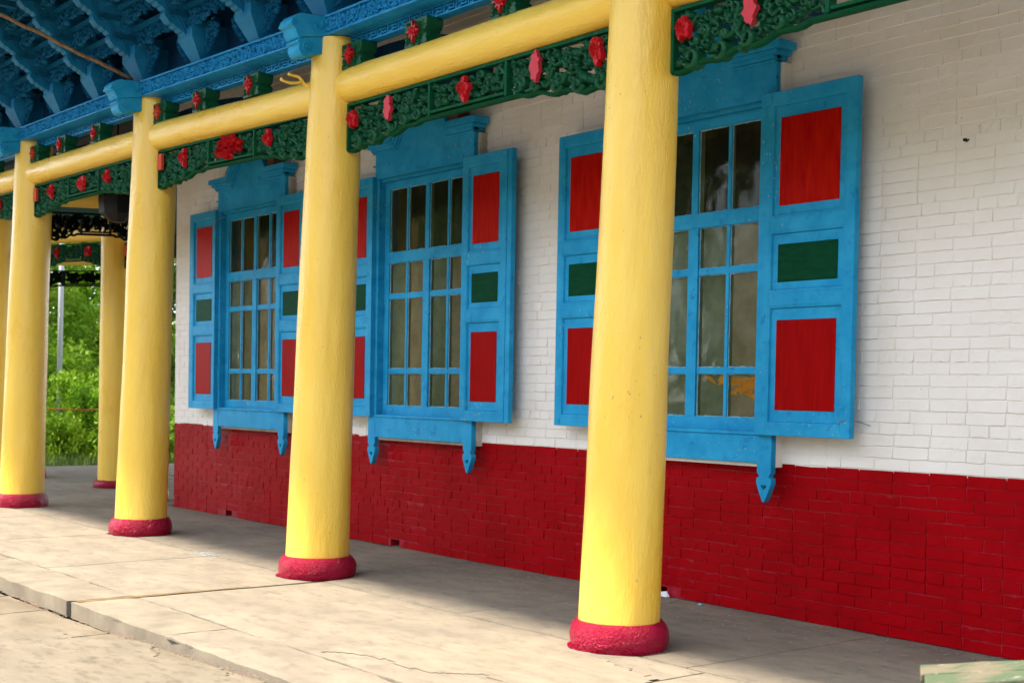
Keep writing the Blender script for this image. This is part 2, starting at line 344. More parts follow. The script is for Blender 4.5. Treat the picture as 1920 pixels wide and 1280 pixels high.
pf.add([(-24.2, 0, -.021), (-16, 0, -.021), (-16, 8, -.021), (-24.2, 8, -.021)], [(0, 1, 2, 3)])
porch = pf.build('porch_floor', M_dirt); tag(porch, 'raised concrete porch floor under the colonnade', kind='structure')
# kerb strip, outer slabs, inner slabs (joints as in the photograph)
kx = [-24.2, -22.3, -20.1, -17.9, -15.7, -13.5, -11.6, -9.04, -7.55, -5.0, -2.9, -.8, 1.3, 3.4, 5.8]
for i in range(len(kx) - 1):
    slab(kx[i] + .006, kx[i + 1] - (.006 if i != 6 else .05), -3.73 + (.03 if i < 6 else 0), -3.275, .0, M_conc2 if i < 8 else M_conc, porch, 'kerb_slab', .11, .016 if i < 10 else .006, 1, 50 + i)
ox = [-24.2, -21.8, -19.6, -17.4, -15.2, -13.0, -10.87, -9.0, -4.95, -2.7, -.5, 1.7, 3.7, 5.8]
for i in range(len(ox) - 1):
    slab(ox[i] + .008, ox[i + 1] - (.008 if i != 6 else .045), -3.259, -1.757, .0, M_conc, porch, 'floor_slab', .05, .004, 1, 80 + i)
ix = [-24.2, -22.2, -20.2, -18.1, -15.9, -13.6, -11.4, -9.3, -7.24, -5.1, -3.0, -.9, 1.3, 3.5, 5.8]
for i in range(len(ix) - 1):
    slab(ix[i] + .004, ix[i + 1] - .004, -1.742, 0.05 if ix[i] > -16 else 2.4, .0, M_conc, porch, 'floor_slab', .05, .003, 1, 110 + i)
for i in range(3):
    for j in range(2):
        slab(-24.2 + i * 2.7 + .01, -24.2 + (i + 1) * 2.7 - .01, 2.41 + j * 2.7, 2.4 + (j + 1) * 2.7, 0, M_conc, porch, 'floor_slab', .05)
st = MB(); st.box(-24.2, -9.06, -3.66, -3.60, -.15, -.012); st.box(-9.02, 5.8, -3.68, -3.62, -.15, -.012)
st.build('step_riser', M_redst, porch)
# sandy wide joint and courtyard crumbs
sj = MB(); n = 26
vs = []; 
for i in range(n + 1):
    y = -3.70 + (1.32) * i / n; w = .05 * (1 - .8 * (i / n)) + .010 * noise.noise(Vector((i * .7, 0, 0))); c = -9.015 + .012 * noise.noise(Vector((i * .3, 4, 0)))
    vs += [(c - w, y, .001), (c, y, .005 + .003 * noise.noise(Vector((i * .9, 9, 0)))), (c + w, y, .001)]
sj.add(vs, [(a, a + 1, a + 4, a + 3) for i in range(n) for a in (i * 3, i * 3 + 1)]); tag(sj.build('joint_fill', M_sand, porch, smooth='all'), kind='stuff')
ec = MB(); r_ = random.Random(3)
for i in range(700):
    x = -12 + 7.6 * r_.random(); y = -3.755 - abs(r_.gauss(0, .04)); s = r_.uniform(.002, .006); z = low(x, y)
    ec.add([(x - s, y - s, z), (x + s, y - s * .8, z), (x + s * .9, y + s, z), (x - s, y + s, z), (x, y, z + s * 1.1)], [(0, 1, 4), (1, 2, 4), (2, 3, 4), (3, 0, 4)])
tag(ec.build('crumbled_edge_grit', M_redst, cy), kind='stuff')
sp = MB(); r_ = random.Random(9)
for i in range(420):
    x = -9.5 + 5.4 * r_.random(); y = -.02 - abs(r_.gauss(0, .42)); 
    if y < -1.5: continue
    s = r_.uniform(.004, .013); a = r_.random() * 3; l = s * r_.uniform(1, 3.5)
    sp.add([(x + cos(a + q) * (l if q in (0, pi) else s), y + sin(a + q) * (l if q in (0, pi) else s) , .0035) for q in (0, 1.3, pi, 4.4)], [(0, 1, 2, 3)])
tag(sp.build('white_paint_flecks', M_whsp, porch), kind='stuff')
ch = MB(); r_ = random.Random(12)
for i in range(170):
    x = -10.95 + r_.gauss(0, .16); y = -1.80 + r_.gauss(0, .045); l = r_.uniform(.01, .05); w = r_.uniform(.001, .004)
    ch.add([(x, y, .006), (x + l, y + w * 2, .006), (x + l, y + w * 4, .006), (x, y + w * 2, .006)], [(0, 1, 2, 3)])
o = ch.build('chalk_smear', M_chalk, porch); o['kind'] = 'stuff'
def patch(pts, m_, parent, nm, zf, seed):
    r = random.Random(seed); out = []
    for i, (x, y) in enumerate(pts):
        x2, y2 = pts[(i + 1) % len(pts)]
        for q in range(14):
            t = q / 14; X, Y = x + (x2 - x) * t, y + (y2 - y) * t; X += .16 * noise.noise(Vector((X * 3, Y * 3, seed))) + .06 * noise.noise(Vector((X * 11, Y * 11, seed))); Y += .16 * noise.noise(Vector((X * 3, Y * 3, seed + 5))) + .06 * noise.noise(Vector((X * 11, Y * 11, seed + 9))); out.append((X, Y))
    def inside(x, y):
        k = False; j = len(out) - 1
        for i in range(len(out)):
            if (out[i][1] > y) != (out[j][1] > y) and x < (out[j][0] - out[i][0]) * (y - out[i][1]) / (out[j][1] - out[i][1]) + out[i][0]: k = not k
            j = i
        return k
    g_ = .03; b = MB(); x0, y0 = min(p[0] for p in out), min(p[1] for p in out); nx, ny = int((max(p[0] for p in out) - x0) / g_) + 1, int((max(p[1] for p in out) - y0) / g_) + 1
    P_ = lambda i, j: (x0 + i * g_ + .008 * noise.noise(Vector((i * 9.1, j * 7.3, 1))), y0 + j * g_ + .008 * noise.noise(Vector((i * 9.1, j * 7.3, 7))))
    for i in range(nx):
        for j in range(ny):
            if inside(x0 + (i + .5) * g_, y0 + (j + .5) * g_):
                q = [P_(i, j), P_(i + 1, j), P_(i + 1, j + 1), P_(i, j + 1)]; b.add([(u, v, zf(u, v) + noise.noise(Vector((u * 1.7, v * 1.7, 3))) * .006) for u, v in q], [(0, 1, 2, 3)])
    return b.build(nm, m_, parent)
zero = lambda x, y: .0035
patch([(-6.5, -3.15), (-4.9, -2.75), (-4.6, -2.35), (-5.1, -2.05), (-6.0, -2.2), (-6.6, -2.75)], M_patch, porch, 'cement_patch', zero, 1)
lowp = lambda x, y: low(x, y) + .0035
M_patchy = mat('yard_cement_patch', (.155, .13, .092), .85, var=(.20, .168, .12), vscale=2.2, vdetail=12, vstretch=(1, 2.5, 1), var2=(.10, .08, .055), v2scale=6, v2lo=.5, v2hi=.7, bump=.5, bscale=80, bdist=.005)
patch([(-8.6, -4.25), (-7.6, -3.86), (-6.1, -3.84), (-5.6, -4.3), (-6.3, -5.1), (-7.6, -5.3)], M_patchy, cy, 'cement_patch', lowp, 3)
patch([(-9.1, -5.0), (-8.5, -4.5), (-7.9, -5.2), (-8.3, -5.7)], M_patchy, cy, 'cement_patch', lowp, 4)
for i, (x, y, a) in enumerate([(-9.6, -2.7, .5), (-12.6, -2.9, .25)]):   # hairline cracks
    c = MB(); p = []; 
    for q in range(14): p.append((x + q * .09 * cos(a) , y + q * .06 * sin(a) + .05 * noise.noise(Vector((q * .5, i, 2))), .0035))
    c.add([(u, v - .0015, w) for u, v, w in p] + [(u, v + .0015, w) for u, v, w in p], [(k, k + 1, 15 + k, 14 + k) for k in range(13)]); c.build('hairline_crack', M_dirt, porch)

# ------------------------------------------------------------------ brick wall
wall = thing('brick_wall', (-9, 0, 0), 'long brick wall painted white above a red dado, behind the yellow columns', 'wall')
def opening(x, z):
    for c in WINX:
        if abs(x - c) < .70 and 1.24 < z < 3.50: return True
    return False
DP = .0048                                        # mortar sits this far behind the brick faces
edges = [CORNER]
for c in sorted(WINX): edges += [c - .70, c + .70]
edges.append(WALLR)
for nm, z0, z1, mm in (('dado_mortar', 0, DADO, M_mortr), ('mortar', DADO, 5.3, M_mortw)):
    b = MB()
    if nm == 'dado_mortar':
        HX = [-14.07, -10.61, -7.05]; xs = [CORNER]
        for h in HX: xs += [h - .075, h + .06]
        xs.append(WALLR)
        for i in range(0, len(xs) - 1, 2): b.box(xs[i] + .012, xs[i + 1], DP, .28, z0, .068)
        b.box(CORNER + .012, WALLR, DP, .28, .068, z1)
    else:
        b.box(CORNER + .012, WALLR, DP, .28, z1 * 0 + 1.035, 1.24)
        for i in range(0, len(edges) - 1, 2): b.box(edges[i] + (.012 if i == 0 else 0), edges[i + 1], DP, .28, 1.24, 3.50)
        b.box(CORNER + .012, WALLR, DP, .28, 3.50, z1)
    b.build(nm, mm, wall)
def brick_geo(L, Hh, seed, hl=0.):
    r = random.Random(seed); c = .0055; j = lambda s: r.uniform(-s, s)
    x0, x1, z0, z1 = -L / 2, L / 2, -Hh / 2, Hh / 2
    b = [(x0, .03, z0), (x1, .03, z0), (x1, .03, z1), (x0, .03, z1)]
    m = [(x0, .006, z0), (x1, .006, z0), (x1, .006, z1), (x0, .006, z1)]
    nx = 4; top = []; bot = []; cx = .0022
    for i in range(nx + 1):
        x = x0 + cx + (L - 2 * cx) * i / nx
        bot.append((x, j(.0018) - .0028, z0 + c * .25 + j(.0026))); top.append((x, j(.0018) + .0020, z1 - c * .75 + j(.0030)))
    vs = b + m + bot + top; o1 = 8; o2 = 8 + nx + 1; fs = [(0, 1, 5, 4), (1, 2, 6, 5), (2, 3, 7, 6), (3, 0, 4, 7)]
    for i in range(nx): fs.append((o1 + i, o1 + i + 1, o2 + i + 1, o2 + i))
    fs += [(4, 5) + tuple(o1 + i for i in range(nx, -1, -1)), (7, 6)[::-1] + tuple(o2 + i for i in range(nx + 1)), (4,) + (o1, o2, 7), (5, 6, o2 + nx, o1 + nx)]
    return vs, fs
VAR = 10
bmesh_w = {}; bmesh_r = {}
bricks = []
nc = int(5.2 / .075)
for c in range(nc):
    z = .075 * c + .0375; hb = .0705; x = CORNER; header_row = (c % 6 == 5); x0 = CORNER + (.0 if c % 2 else -.13)
    x = x0; rr = random.Random(c * 31)
    while x < WALLR:
        Lb = .118 if (header_row and rr.random() < .8) or rr.random() < .10 else .25
        xa, xb = max(x + .0047, CORNER), x + Lb + .0095; x += Lb + .010
        if xb > WALLR: break
        if xb - xa < .05: continue
        skip = False
        for w in WINX:                            # hidden behind the casings, or in the openings
            if xb > w - .70 and xa < w + .70 and 1.235 < z < 3.51: skip = True
            if xa > w - .74 and xb < w + .78 and 1.05 < z < 3.7: skip = True
        if c == 0:
            for h in HX:
                if xb > h - .075 and xa < h + .06: skip = True
        if skip: continue
        bricks.append((xa, xb, z, hb, c))
def vkey(Lb): return 0 if Lb > .2 else 1
red = lambda z: z < DADO
LB = (.2548, .1228)
shared = {}
def shared_mesh(lk, v, isred):
    k = (lk, v, isred)
    if k not in shared:
        vs, fs = brick_geo(LB[lk], .0705, 17 * v + lk); mb = MB(); mb.add(vs, fs); shared[k] = mb.mesh('brick', M_red if isred else M_white, smooth=False)
    return shared[k]
# nearest 300 bricks in the frame are single parts
def inframe(x, z):
    p = Vector((x, 0, z)) - cam.location; d = p.dot(fw); u = 2500 * p.dot(rt) / d; v = 812 - 640 - 2500 * p.dot(up) / d + 0
    return abs(u) < 965 and -650 < v < 650
near = sorted([b for b in bricks if inframe((b[0] + b[1]) / 2, b[2]) and (abs(b[1] - b[0] - .2548) < .002 or abs(b[1] - b[0] - .1228) < .002)
               and not (-6.09 - .1 < b[0] < -5.3 and 1.2 < b[2] < 3.5)], key=lambda b: -(b[1] - b[0]) / ((b[0]) ** 2 + 50) * (1.0))
near = sorted(near, key=lambda b: -(b[0] + b[1]))[:300]; ns = set((b[0], b[2]) for b in near)
rest = {True: MB(), False: MB()}
rb = random.Random(5)
for xa, xb, z, hb, c in bricks:
    dy = rb.uniform(-.0022, .0022) + noise.noise(Vector((xa * .8, z * 1.3, 0))) * .004; rx = rb.uniform(-.012, .012); v = rb.randrange(VAR); dz = rb.uniform(-.0022, .0022) + .008 * noise.noise(Vector((xa * .5, 7, z * .6)))
    ir = red(z)
    if (xa, z) in ns:
        o = link('brick', shared_mesh(vkey(xb - xa), v, ir), wall); o.location = Vector(((xa + xb) / 2, dy, z + dz)) - Vector((-9, 0, 0)); o.rotation_euler = (rx, 0, rb.uniform(-.006, .006))
    else:
        vs, fs = brick_geo(xb - xa, hb, 17 * v + 3); cx = (xa + xb) / 2
        rest[ir].add([(cx + p[0], p[1] + dy + p[2] * rx, z + dz + p[2]) for p in vs], fs)
for ir, mm in ((True, M_red), (False, M_white)):
    tag(rest[ir].build('brick_courses', mm, wall), kind='stuff')
# corner return of the wall
b = MB(); b.box(CORNER - .0, CORNER + .011, .0, 5.0, 0, DADO); b.build('corner_face', M_red, wall)
b = MB(); b.box(CORNER - .0, CORNER + .011, .0, 5.0, DADO, 5.3); b.build('corner_face', M_white, wall)
# interior box
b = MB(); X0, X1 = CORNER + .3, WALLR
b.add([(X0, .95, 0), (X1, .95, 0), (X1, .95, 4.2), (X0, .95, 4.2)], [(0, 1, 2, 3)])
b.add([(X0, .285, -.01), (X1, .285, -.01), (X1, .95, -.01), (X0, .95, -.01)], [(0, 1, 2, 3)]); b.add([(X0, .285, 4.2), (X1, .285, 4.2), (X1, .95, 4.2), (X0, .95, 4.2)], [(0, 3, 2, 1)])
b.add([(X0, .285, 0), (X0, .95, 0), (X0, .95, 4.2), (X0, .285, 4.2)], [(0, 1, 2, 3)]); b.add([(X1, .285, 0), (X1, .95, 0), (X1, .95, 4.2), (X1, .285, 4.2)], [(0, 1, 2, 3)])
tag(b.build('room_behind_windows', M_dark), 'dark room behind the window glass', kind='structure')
# small things at the foot of the wall, on it
b = MB(); b.add([(-7.02, -.035, .002), (-6.94, -.045, .002), (-6.93, -.015, .006), (-6.97, -.005, .04), (-7.03, -.005, .03)], [(0, 1, 2, 3, 4)]); o = b.build('paper_scrap', M_litter); tag(o, 'white paper scrap at the foot of the red wall right of the nearest column', 'litter')
b = MB(); b.box(-6.56, -6.53, -.10, -.085, .003, .012); o = b.build('wrapper_scrap', M_litb); tag(o, 'tiny pale blue wrapper scrap on the porch floor beside the red wall', 'litter')
b = MB(); b.tube([(-4.57, -.003, 3.05), (-4.57, -.02, 3.05)], .011, 6); b.tube([(-4.55, -.004, 3.05), (-4.55, -.03, 3.035)], .005, 5); o = b.build('wall_plug', M_black); tag(o, 'small dark plug hole with moss in the white wall right of the nearest shutter', 'wall plug')

# ------------------------------------------------------------------ windows
def off_line(poly, n0, n1, y0, y1, mb):
    """moulding strip between offsets n0,n1 above a polyline in XZ, from y0 to y1"""
    def offs(d):
        out = []
        for i, p in enumerate(poly):
            ns_ = []
            for a, b_ in ((i - 1, i), (i, i + 1)):
                if a < 0 or b_ >= len(poly): continue
                dx, dz = poly[b_][0] - poly[a][0], poly[b_][1] - poly[a][1]; l = math.hypot(dx, dz); ns_.append((-dz / l, dx / l))
            if len(ns_) == 1: nx_, nz_ = ns_[0]; out.append((p[0] + nx_ * d, p[1] + nz_ * d))
            else:
                nx_, nz_ = ns_[0][0] + ns_[1][0], ns_[0][1] + ns_[1][1]; l2 = nx_ * nx_ + nz_ * nz_; out.append((p[0] + 2 * nx_ * d / l2, p[1] + 2 * nz_ * d / l2))
        return out
    A, B = offs(n0), offs(n1)
    rings = [[(a[0], y0, a[1]), (a[0], y1, a[1]), (b_[0], y1, b_[1]), (b_[0], y0, b_[1])] for a, b_ in zip(A, B)]
    mb.loft(rings, True, True)
heart = []
for i in range(16):
    t = 2 * pi * i / 16; heart.append((.0017 * 16 * sin(t) ** 3 * .9, .915 - .03 + .0017 * (13 * cos(t) - 5 * cos(2 * t) - 2 * cos(3 * t) - cos(4 * t))))
def pend_out(w=.064):
    L_ = [(-w, 1.25), (-w, .985), (-w + .018, .965), (-w + .018, .950), (-w - .002, .945), (-w - .006, .915), (-w + .012, .872), (-.012, .795), (0, .785)]
    return L_ + [(-x, z) for x, z in L_[-2::-1]]
pend_me = curve_mesh('pendant', [pend_out(.058), heart], .022, M_blue, .003); pend_me.transform(XZ)
spots = {0: ('blue window with shutters half hidden by the nearest column, with orange cloth behind a lower pane', 'right'),
         1: ('blue shuttered window with small panes between the second and the nearest column', 'middle'),
         2: ('blue shuttered window farthest along the wall, between the second and third columns', 'far')}
SH = .135                                       # plane of shutter backs
def shutter(win, x0, x1, px0, px1, mat_top, mat_bot, side, extra=0., labels=()):
    f, bk = -.170, -.120
    f0 = MB(); z0, z1 = 1.240, 3.525
    mx0, mx1 = px0 - .062, px1 + .060            # edges of the moulded openings
    rails = [(z0, 1.315), (2.105, 2.195), (2.598, 2.69), (3.445, z1)]; 
    f0.box(x0, mx0, f, bk, z0, z1); f0.box(mx1, x1 - extra, f, bk, z0, z1)
    if extra: f0.box(x1 - extra + .004, x1, f + .002, bk, z0, z1)
    for a, b_ in rails: f0.box(mx0, mx1, f + .0015, bk, a, b_)
    o = f0.build('shutter', M_blue, win, bevel=.003)
    opens = [(1.315, 2.105), (2.195, 2.598), (2.69, 3.445)]
    cz = [(1.410, 2.010), (2.262, 2.513), (2.768, 3.352)]
    mo = MB(); pl = MB()
    for (a, b_) in opens:                       # quirk moulding round each opening and the sunk field
        q = [(mx0, a), (mx1, a), (mx1, b_), (mx0, b_)]
        r0 = [(p[0], f + .001, p[1]) for p in q]; s1 = .014
        r1 = [(mx0 + s1, f + .004, a + s1), (mx1 - s1, f + .004, a + s1), (mx1 - s1, f + .004, b_ - s1), (mx0 + s1, f + .004, b_ - s1)]
        s2 = .020; r2 = [(mx0 + s2, f + .022, a + s2), (mx1 - s2, f + .022, a + s2), (mx1 - s2, f + .022, b_ - s2), (mx0 + s2, f + .022, b_ - s2)]
        mo.loft([r0, r1, r2], True, False); pl.box(mx0 + .001, mx1 - .001, f + .021, bk - .006, a + .001, b_ - .001)
    mo.build('moulding', M_blue, o); pl.build('sunk_field', M_blue, o)
    for i, (a, b_) in enumerate(cz):
        p = MB(); m_ = (mat_bot, M_pgrn, mat_top)[i]; xa, xb = px0, px1
        ring0 = [(xa, f + .019, a), (xb, f + .019, a), (xb, f + .019, b_), (xa, f + .019, b_)]; c = .004
        ring1 = [(xa + c, f + .014, a + c), (xb - c, f + .014, a + c), (xb - c, f + .014, b_ - c), (xa + c, f + .014, b_ - c)]
        p.loft([ring0, ring1], True, False); p.add(ring1, [(0, 1, 2, 3)]); q = p.build('panel', m_, o)
        q['label'] = ('lower red panel', 'small green middle panel', 'upper red panel')[i]
    for zz in (1.62, 3.05):
        h = MB(); xx = x1 if side == 'L' else x0; h.tube([(xx + (.012 if side == 'L' else -.012), -.118, zz - .06), (xx + (.012 if side == 'L' else -.012), -.118, zz + .06)], .012, 8); h.box(xx - .03, xx + .035, -.121, -.112, zz - .055, zz + .055)
        h.build('hinge', M_blue, o, smooth=True)
    return o
def window(wi):
    c = WINX[wi]; win = thing('window', (c, 0, 0), spots[wi][0], 'window', 'blue shuttered windows along the wall')
    # casing: box standing proud of the wall, unpainted sides, blue face board
    b = MB(); b.box(c - .825, c - .715, -.085, .02, 1.235, 3.52); b.box(c + .715, c + .825, -.085, .02, 1.235, 3.52); b.box(c - .825, c + .825, -.085, .02, 1.02, 1.235); b.box(c - .825, c + .825, -.083, .02, 3.52, 3.74)
    b.build('casing_side', M_putty if wi else M_white, win)
    b = MB(); b.box(c - .83, c - .70, -.120, -.086, 1.236, 3.50); b.box(c + .70, c + .83, -.120, -.086, 1.236, 3.50)
    b.build('face_board', M_blue, win, bevel=.003)
    b = MB(); b.box(c - .714, c - .70, -.0855, .06, 1.24, 3.50); b.box(c + .70, c + .714, -.0855, .06, 1.24, 3.50); b.box(c - .70, c + .70, -.086, .06, 1.225, 1.245); b.box(c - .70, c + .70, -.088, .06, 3.475, 3.499)
    b.build('reveal', M_blue, win)
    b = MB(); b.box(c - .828, c + .828, -.1215, -.087, 1.045, 1.2355); b.build('apron', M_blue, win, bevel=.004)
    b = MB(); b.box(c - .70, c + .70, -.132, -.06, 1.236, 1.262); b.build('sill', M_blue, win, bevel=.004)
    for s in (-1, 1):
        o = link('pendant', pend_me, win); o.location = (s * .77, -.100, 0); WP[o.name] = Vector((c + s * .77, -.100, 0))
    # pediment board and its broken moulding
    b = MB(); poly = [(c - .76, 3.501), (c + .80, 3.501), (c + .80, 3.80), (c + .46, 3.80), (c + .2, 4.16), (c - .2, 4.16), (c - .46, 3.80), (c - .76, 3.80)]
    b.prism(poly, lambda p: (p[0], -.125, p[1]), lambda p: (p[0], -.082, p[1])); b.build('pediment', M_blue, win)
    line = [(c - .80, 3.74), (c - .40, 3.74), (c - .10, 4.13), (c + .10, 4.13), (c + .40, 3.74), (c + .80, 3.74)]
    b = MB(); off_line(line, .0, .018, -.02, -.140, b); off_line(line, .019, .075, -.02, -.158, b)
    line2 = [(c - .88, 3.74)] + line[1:5] + [(c + .88, 3.74)]; off_line(line2, .076, .130, -.02, -.195, b); line3 = [(c - .84, 3.74)] + line[1:5] + [(c + .84, 3.74)]; off_line(line3, .045, .0755, -.02, -.176, b)
    b.build('cornice', M_blue, win, bevel=.004)
    b = MB(); off_line([(c - .80, 3.62), (c - .52, 3.62)], 0, .014, -.1, -.131, b); off_line([(c + .34, 3.63), (c + .80, 3.63)], 0, .014, -.1, -.131, b); b.box(c - .76, c + .80, -.133, -.1, 3.502, 3.522); b.build('bead', M_blue, win)
    if wi: b = MB(); b.box(c + .46, c + .60, -.16, -.03, 3.872, 3.96); b.build('brown_block', M_brown, win)
    # sash
    y0, y1 = -.048, -.008
    b = MB(); zr = [1.246, 1.350, 1.655, 1.700, 2.362, 2.410, 2.700, 2.805, 3.400, 3.474]
    xs = [c - .700, c - .622, c - .342, c - .312, c - .048, c + .048, c + .312, c + .342, c + .622, c + .700]
    b.box(xs[0], xs[1], y0, y1, zr[0], zr[9]); b.box(xs[8], xs[9], y0, y1, zr[0], zr[9])
    for a, d in ((0, 1), (6, 7), (8, 9)): b.box(xs[1], xs[8], y0 - (.006 if a == 6 else 0), y1, zr[a], zr[d])
    o = b.build('sash', M_blue, win, bevel=.003)
    b = MB(); b.box(c - .048, c + .048, y0 - .004, y1, zr[1], zr[6]); b.box(c - .030, c + .030, y0 + .002, y1, zr[7], zr[8])
    for a, d in ((2, 3), (6, 7)): b.box(xs[a], xs[d], y0 + .006, y1, zr[1], zr[6]); b.box(xs[a], xs[d], y0 + .006, y1, zr[7], zr[8])
    for a, d in ((2, 3), (4, 5)):
        for p, q in ((1, 2), (3, 4), (5, 6), (7, 8)): b.box(xs[p], xs[q], y0 + .007, y1, zr[a], zr[d])
    b.build('glazing_bar', M_blue, o, bevel=.002)
    pt = MB(); colx = [(xs[1], xs[2]), (xs[3], xs[4]), (xs[5], xs[6]), (xs[7], xs[8])]; rowz = [(zr[1], zr[2]), (zr[3], zr[4]), (zr[5], zr[6]), (zr[7], zr[8])]
    r2 = random.Random(wi)
    for i, (xa, xb) in enumerate(colx):
        for j, (za, zb) in enumerate(rowz):
            if j == 3: xa, xb = (xa, xb) if i not in (1, 2) else ((xa, c - .03) if i == 1 else (c + .03, xb))
            p = MB(); t = r2.uniform(-.0015, .0015); p.add([(xa, -.024, za), (xb, -.024 + t, za), (xb, -.024 + t, zb), (xa, -.024, zb)], [(0, 1, 2, 3)]); p.build('pane', M_glass, win)
            for q in range(2):                  # ragged putty line
                zz = za if q == 0 else zb; n_ = 12; v_ = []
                for s_ in range(n_ + 1):
                    xx = xa + (xb - xa) * s_ / n_; h = r2.uniform(.003, .010) * (1 if q == 0 else -1); v_ += [(xx, -.032, zz), (xx, -.026, zz + h)]
                pt.add(v_, [(2 * s_, 2 * s_ + 2, 2 * s_ + 3, 2 * s_ + 1) for s_ in range(n_)])
            v_ = []
            for s_ in range(13): zz = za + (zb - za) * s_ / 12; v_ += [(xa, -.032, zz), (xa + r2.uniform(.003, .008), -.026, zz)]
            pt.add(v_, [(2 * s_, 2 * s_ + 2, 2 * s_ + 3, 2 * s_ + 1) for s_ in range(12)])
    pt.build('putty', M_bput, win)
    # inner sash stiles and hanging sheets behind the glass
    b = MB()
    for x, w_ in ((c - .640, .040), (c - .345, .052), (c - .045, .112), (c + .310, .050), (c + .615, .06)): b.box(x, x + w_, -.0205, -.0165, 1.25, 3.47)
    b.box(c - .69, c + .69, -.0206, -.0166, 2.70, 2.80); b.build('inner_sash', mat_in, win)
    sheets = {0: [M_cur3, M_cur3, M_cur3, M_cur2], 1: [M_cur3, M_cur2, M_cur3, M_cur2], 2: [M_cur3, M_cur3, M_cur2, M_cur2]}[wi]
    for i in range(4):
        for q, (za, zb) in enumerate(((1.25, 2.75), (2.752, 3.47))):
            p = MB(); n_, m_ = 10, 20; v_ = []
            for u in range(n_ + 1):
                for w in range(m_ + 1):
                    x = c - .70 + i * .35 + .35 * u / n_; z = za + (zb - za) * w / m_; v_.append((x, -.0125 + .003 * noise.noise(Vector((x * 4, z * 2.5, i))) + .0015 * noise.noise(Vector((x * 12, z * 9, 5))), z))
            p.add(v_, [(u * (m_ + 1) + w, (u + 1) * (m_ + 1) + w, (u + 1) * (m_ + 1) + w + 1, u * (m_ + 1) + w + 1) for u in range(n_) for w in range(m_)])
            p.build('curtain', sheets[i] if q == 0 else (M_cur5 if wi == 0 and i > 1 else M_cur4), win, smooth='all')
    return win
M_bput = mat('painted_putty', (.30, .42, .44), .6, var=(.05, .30, .5), vscale=20)
mat_in = mat('old_inner_frame', (.14, .155, .07), .7)
M_orcl = mat('orange_cloth', (.65, .22, .02), .7, var=(.75, .38, .05), vscale=9)
wins = [window(i) for i in range(3)]
# shutters: x extents in the plane y=-.17, as measured
shutter(wins[0], -6.022, -5.235, -5.863, -5.372, M_pred, M_pred2, 'R')
shutter(wins[0], -8.106, -7.465, -7.981, -7.60, M_pred, M_pred2, 'L')
shutter(wins[1], -9.388, -8.700, -9.257, -8.893, M_pred, M_pred2, 'R', extra=.062)
shutter(wins[1], -11.49, -10.827, -11.35, -10.957, M_pred, M_pred2, 'L')
shutter(wins[2], -12.708, -12.06, -12.578, -12.255, M_pred, M_pred2, 'R')
shutter(wins[2], -14.812, -14.148, -14.655, -14.262, M_pred, M_pred2, 'L')
p = MB(); r_ = random.Random(31)
for k in range(26):
    u = r_.choice((-6.47, -6.40, -6.24, -6.18)) + r_.gauss(0, .03); leaf(p, u, 1.575 + r_.gauss(0, .028), r_.uniform(-.6, .6) + (pi if r_.random() < .5 else 0), r_.uniform(.06, .13), r_.uniform(.018, .04), -.0135, -.016, r_.uniform(-1, 1))
p = p; p.build('orange_cloth', M_orcl, wins[0])
for wi, pts in ((0, [(-5.33, -.174, 1.325), (-5.29, -.19, 1.355), (-5.245, -.15, 1.36), (-5.22, -.08, 1.345), (-5.20, -.0, 1.325)]), (2, [(-14.16, -.172, 3.30), (-14.13, -.19, 3.36), (-14.06, -.17, 3.42), (-13.98, -.13, 3.43)])):
    b = MB(); b.tube(pts, .0028, 5); b.build('latch_wire', M_wire, wins[wi], smooth=True)

# ------------------------------------------------------------------ columns
def column(x, yb, z1, r0, r1, label, seed, parts=True, lean=LEAN, group='yellow columns of the porch', ringr=.32, ringh=.17):
    t = thing('column', (x, yb, 0), label, 'column', group)
    n = 56; rings = []; zs = [ringh - .03 + (z1 - ringh + .03) * i / 70 for i in range(71)]
    for z in zs:
        k = z / z1; r = r0 + (r1 - r0) * k ; ring = []
        for i in range(n):
            a = 2 * pi * i / n; d = noise.noise(Vector((cos(a) * 1.3 + seed * 9, sin(a) * 1.3, z * .9))) * .010 + noise.noise(Vector((cos(a) * 4 + seed, sin(a) * 4, z * 1.7))) * .0035
            ring.append((x + cos(a) * (r + d), yb + lean * z + sin(a) * (r + d), z))
        rings.append(ring)
    b = MB(); b.loft(rings); b.build('shaft', M_yel, t, smooth=True)
    rings = []; m = 18; N = 64                   # lumpy drum at the foot
    for j in range(m + 1):
        s = j / m; z = ringh * s; prof = (r0 - .004) + (ringr - r0) * max(0., sin(pi * (.16 + .82 * s))) ** .5; ring = []
        for i in range(N):
            a = 2 * pi * i / N; d = noise.noise(Vector((cos(a) * 2 + seed * 3, sin(a) * 2, z * 7))) * .012 + noise.noise(Vector((cos(a) * 9, sin(a) * 9 + seed, z * 30))) * .004
            ring.append((x + cos(a) * (prof + d), yb + .004 + sin(a) * (prof + d), z - .005 + (d * .6 if j == m else 0)))
        rings.append(ring)
    b = MB(); b.loft(rings); b.build('base', M_base, t, smooth=True)
    if parts:                                    # paint slopped on the floor round the foot
        v_ = [(x, yb, .005)]; 
        for i in range(48):
            a = 2 * pi * i / 48; q = ringr * (.955 + .05 * noise.noise(Vector((cos(a) * 3, sin(a) * 3 + seed, 0))) + (.07 if 3.4 < a < 4.4 else 0)); v_.append((x + cos(a) * q, yb + sin(a) * q, .005))
        b = MB(); b.add(v_, [(0, i + 1, (i + 1) % 48 + 1) for i in range(48)]); b.build('paint_spill', M_base, t)
    return t
column(-5.74, -1.66, 4.262, .246, .205, 'nearest yellow column, tallest in the picture, on a crimson drum in front of the right window', 1, ringr=.302)
column(-9.29, -1.635, 4.262, .252, .208, 'second yellow column from the right, with a small forked hook near its top', 2, ringr=.318)
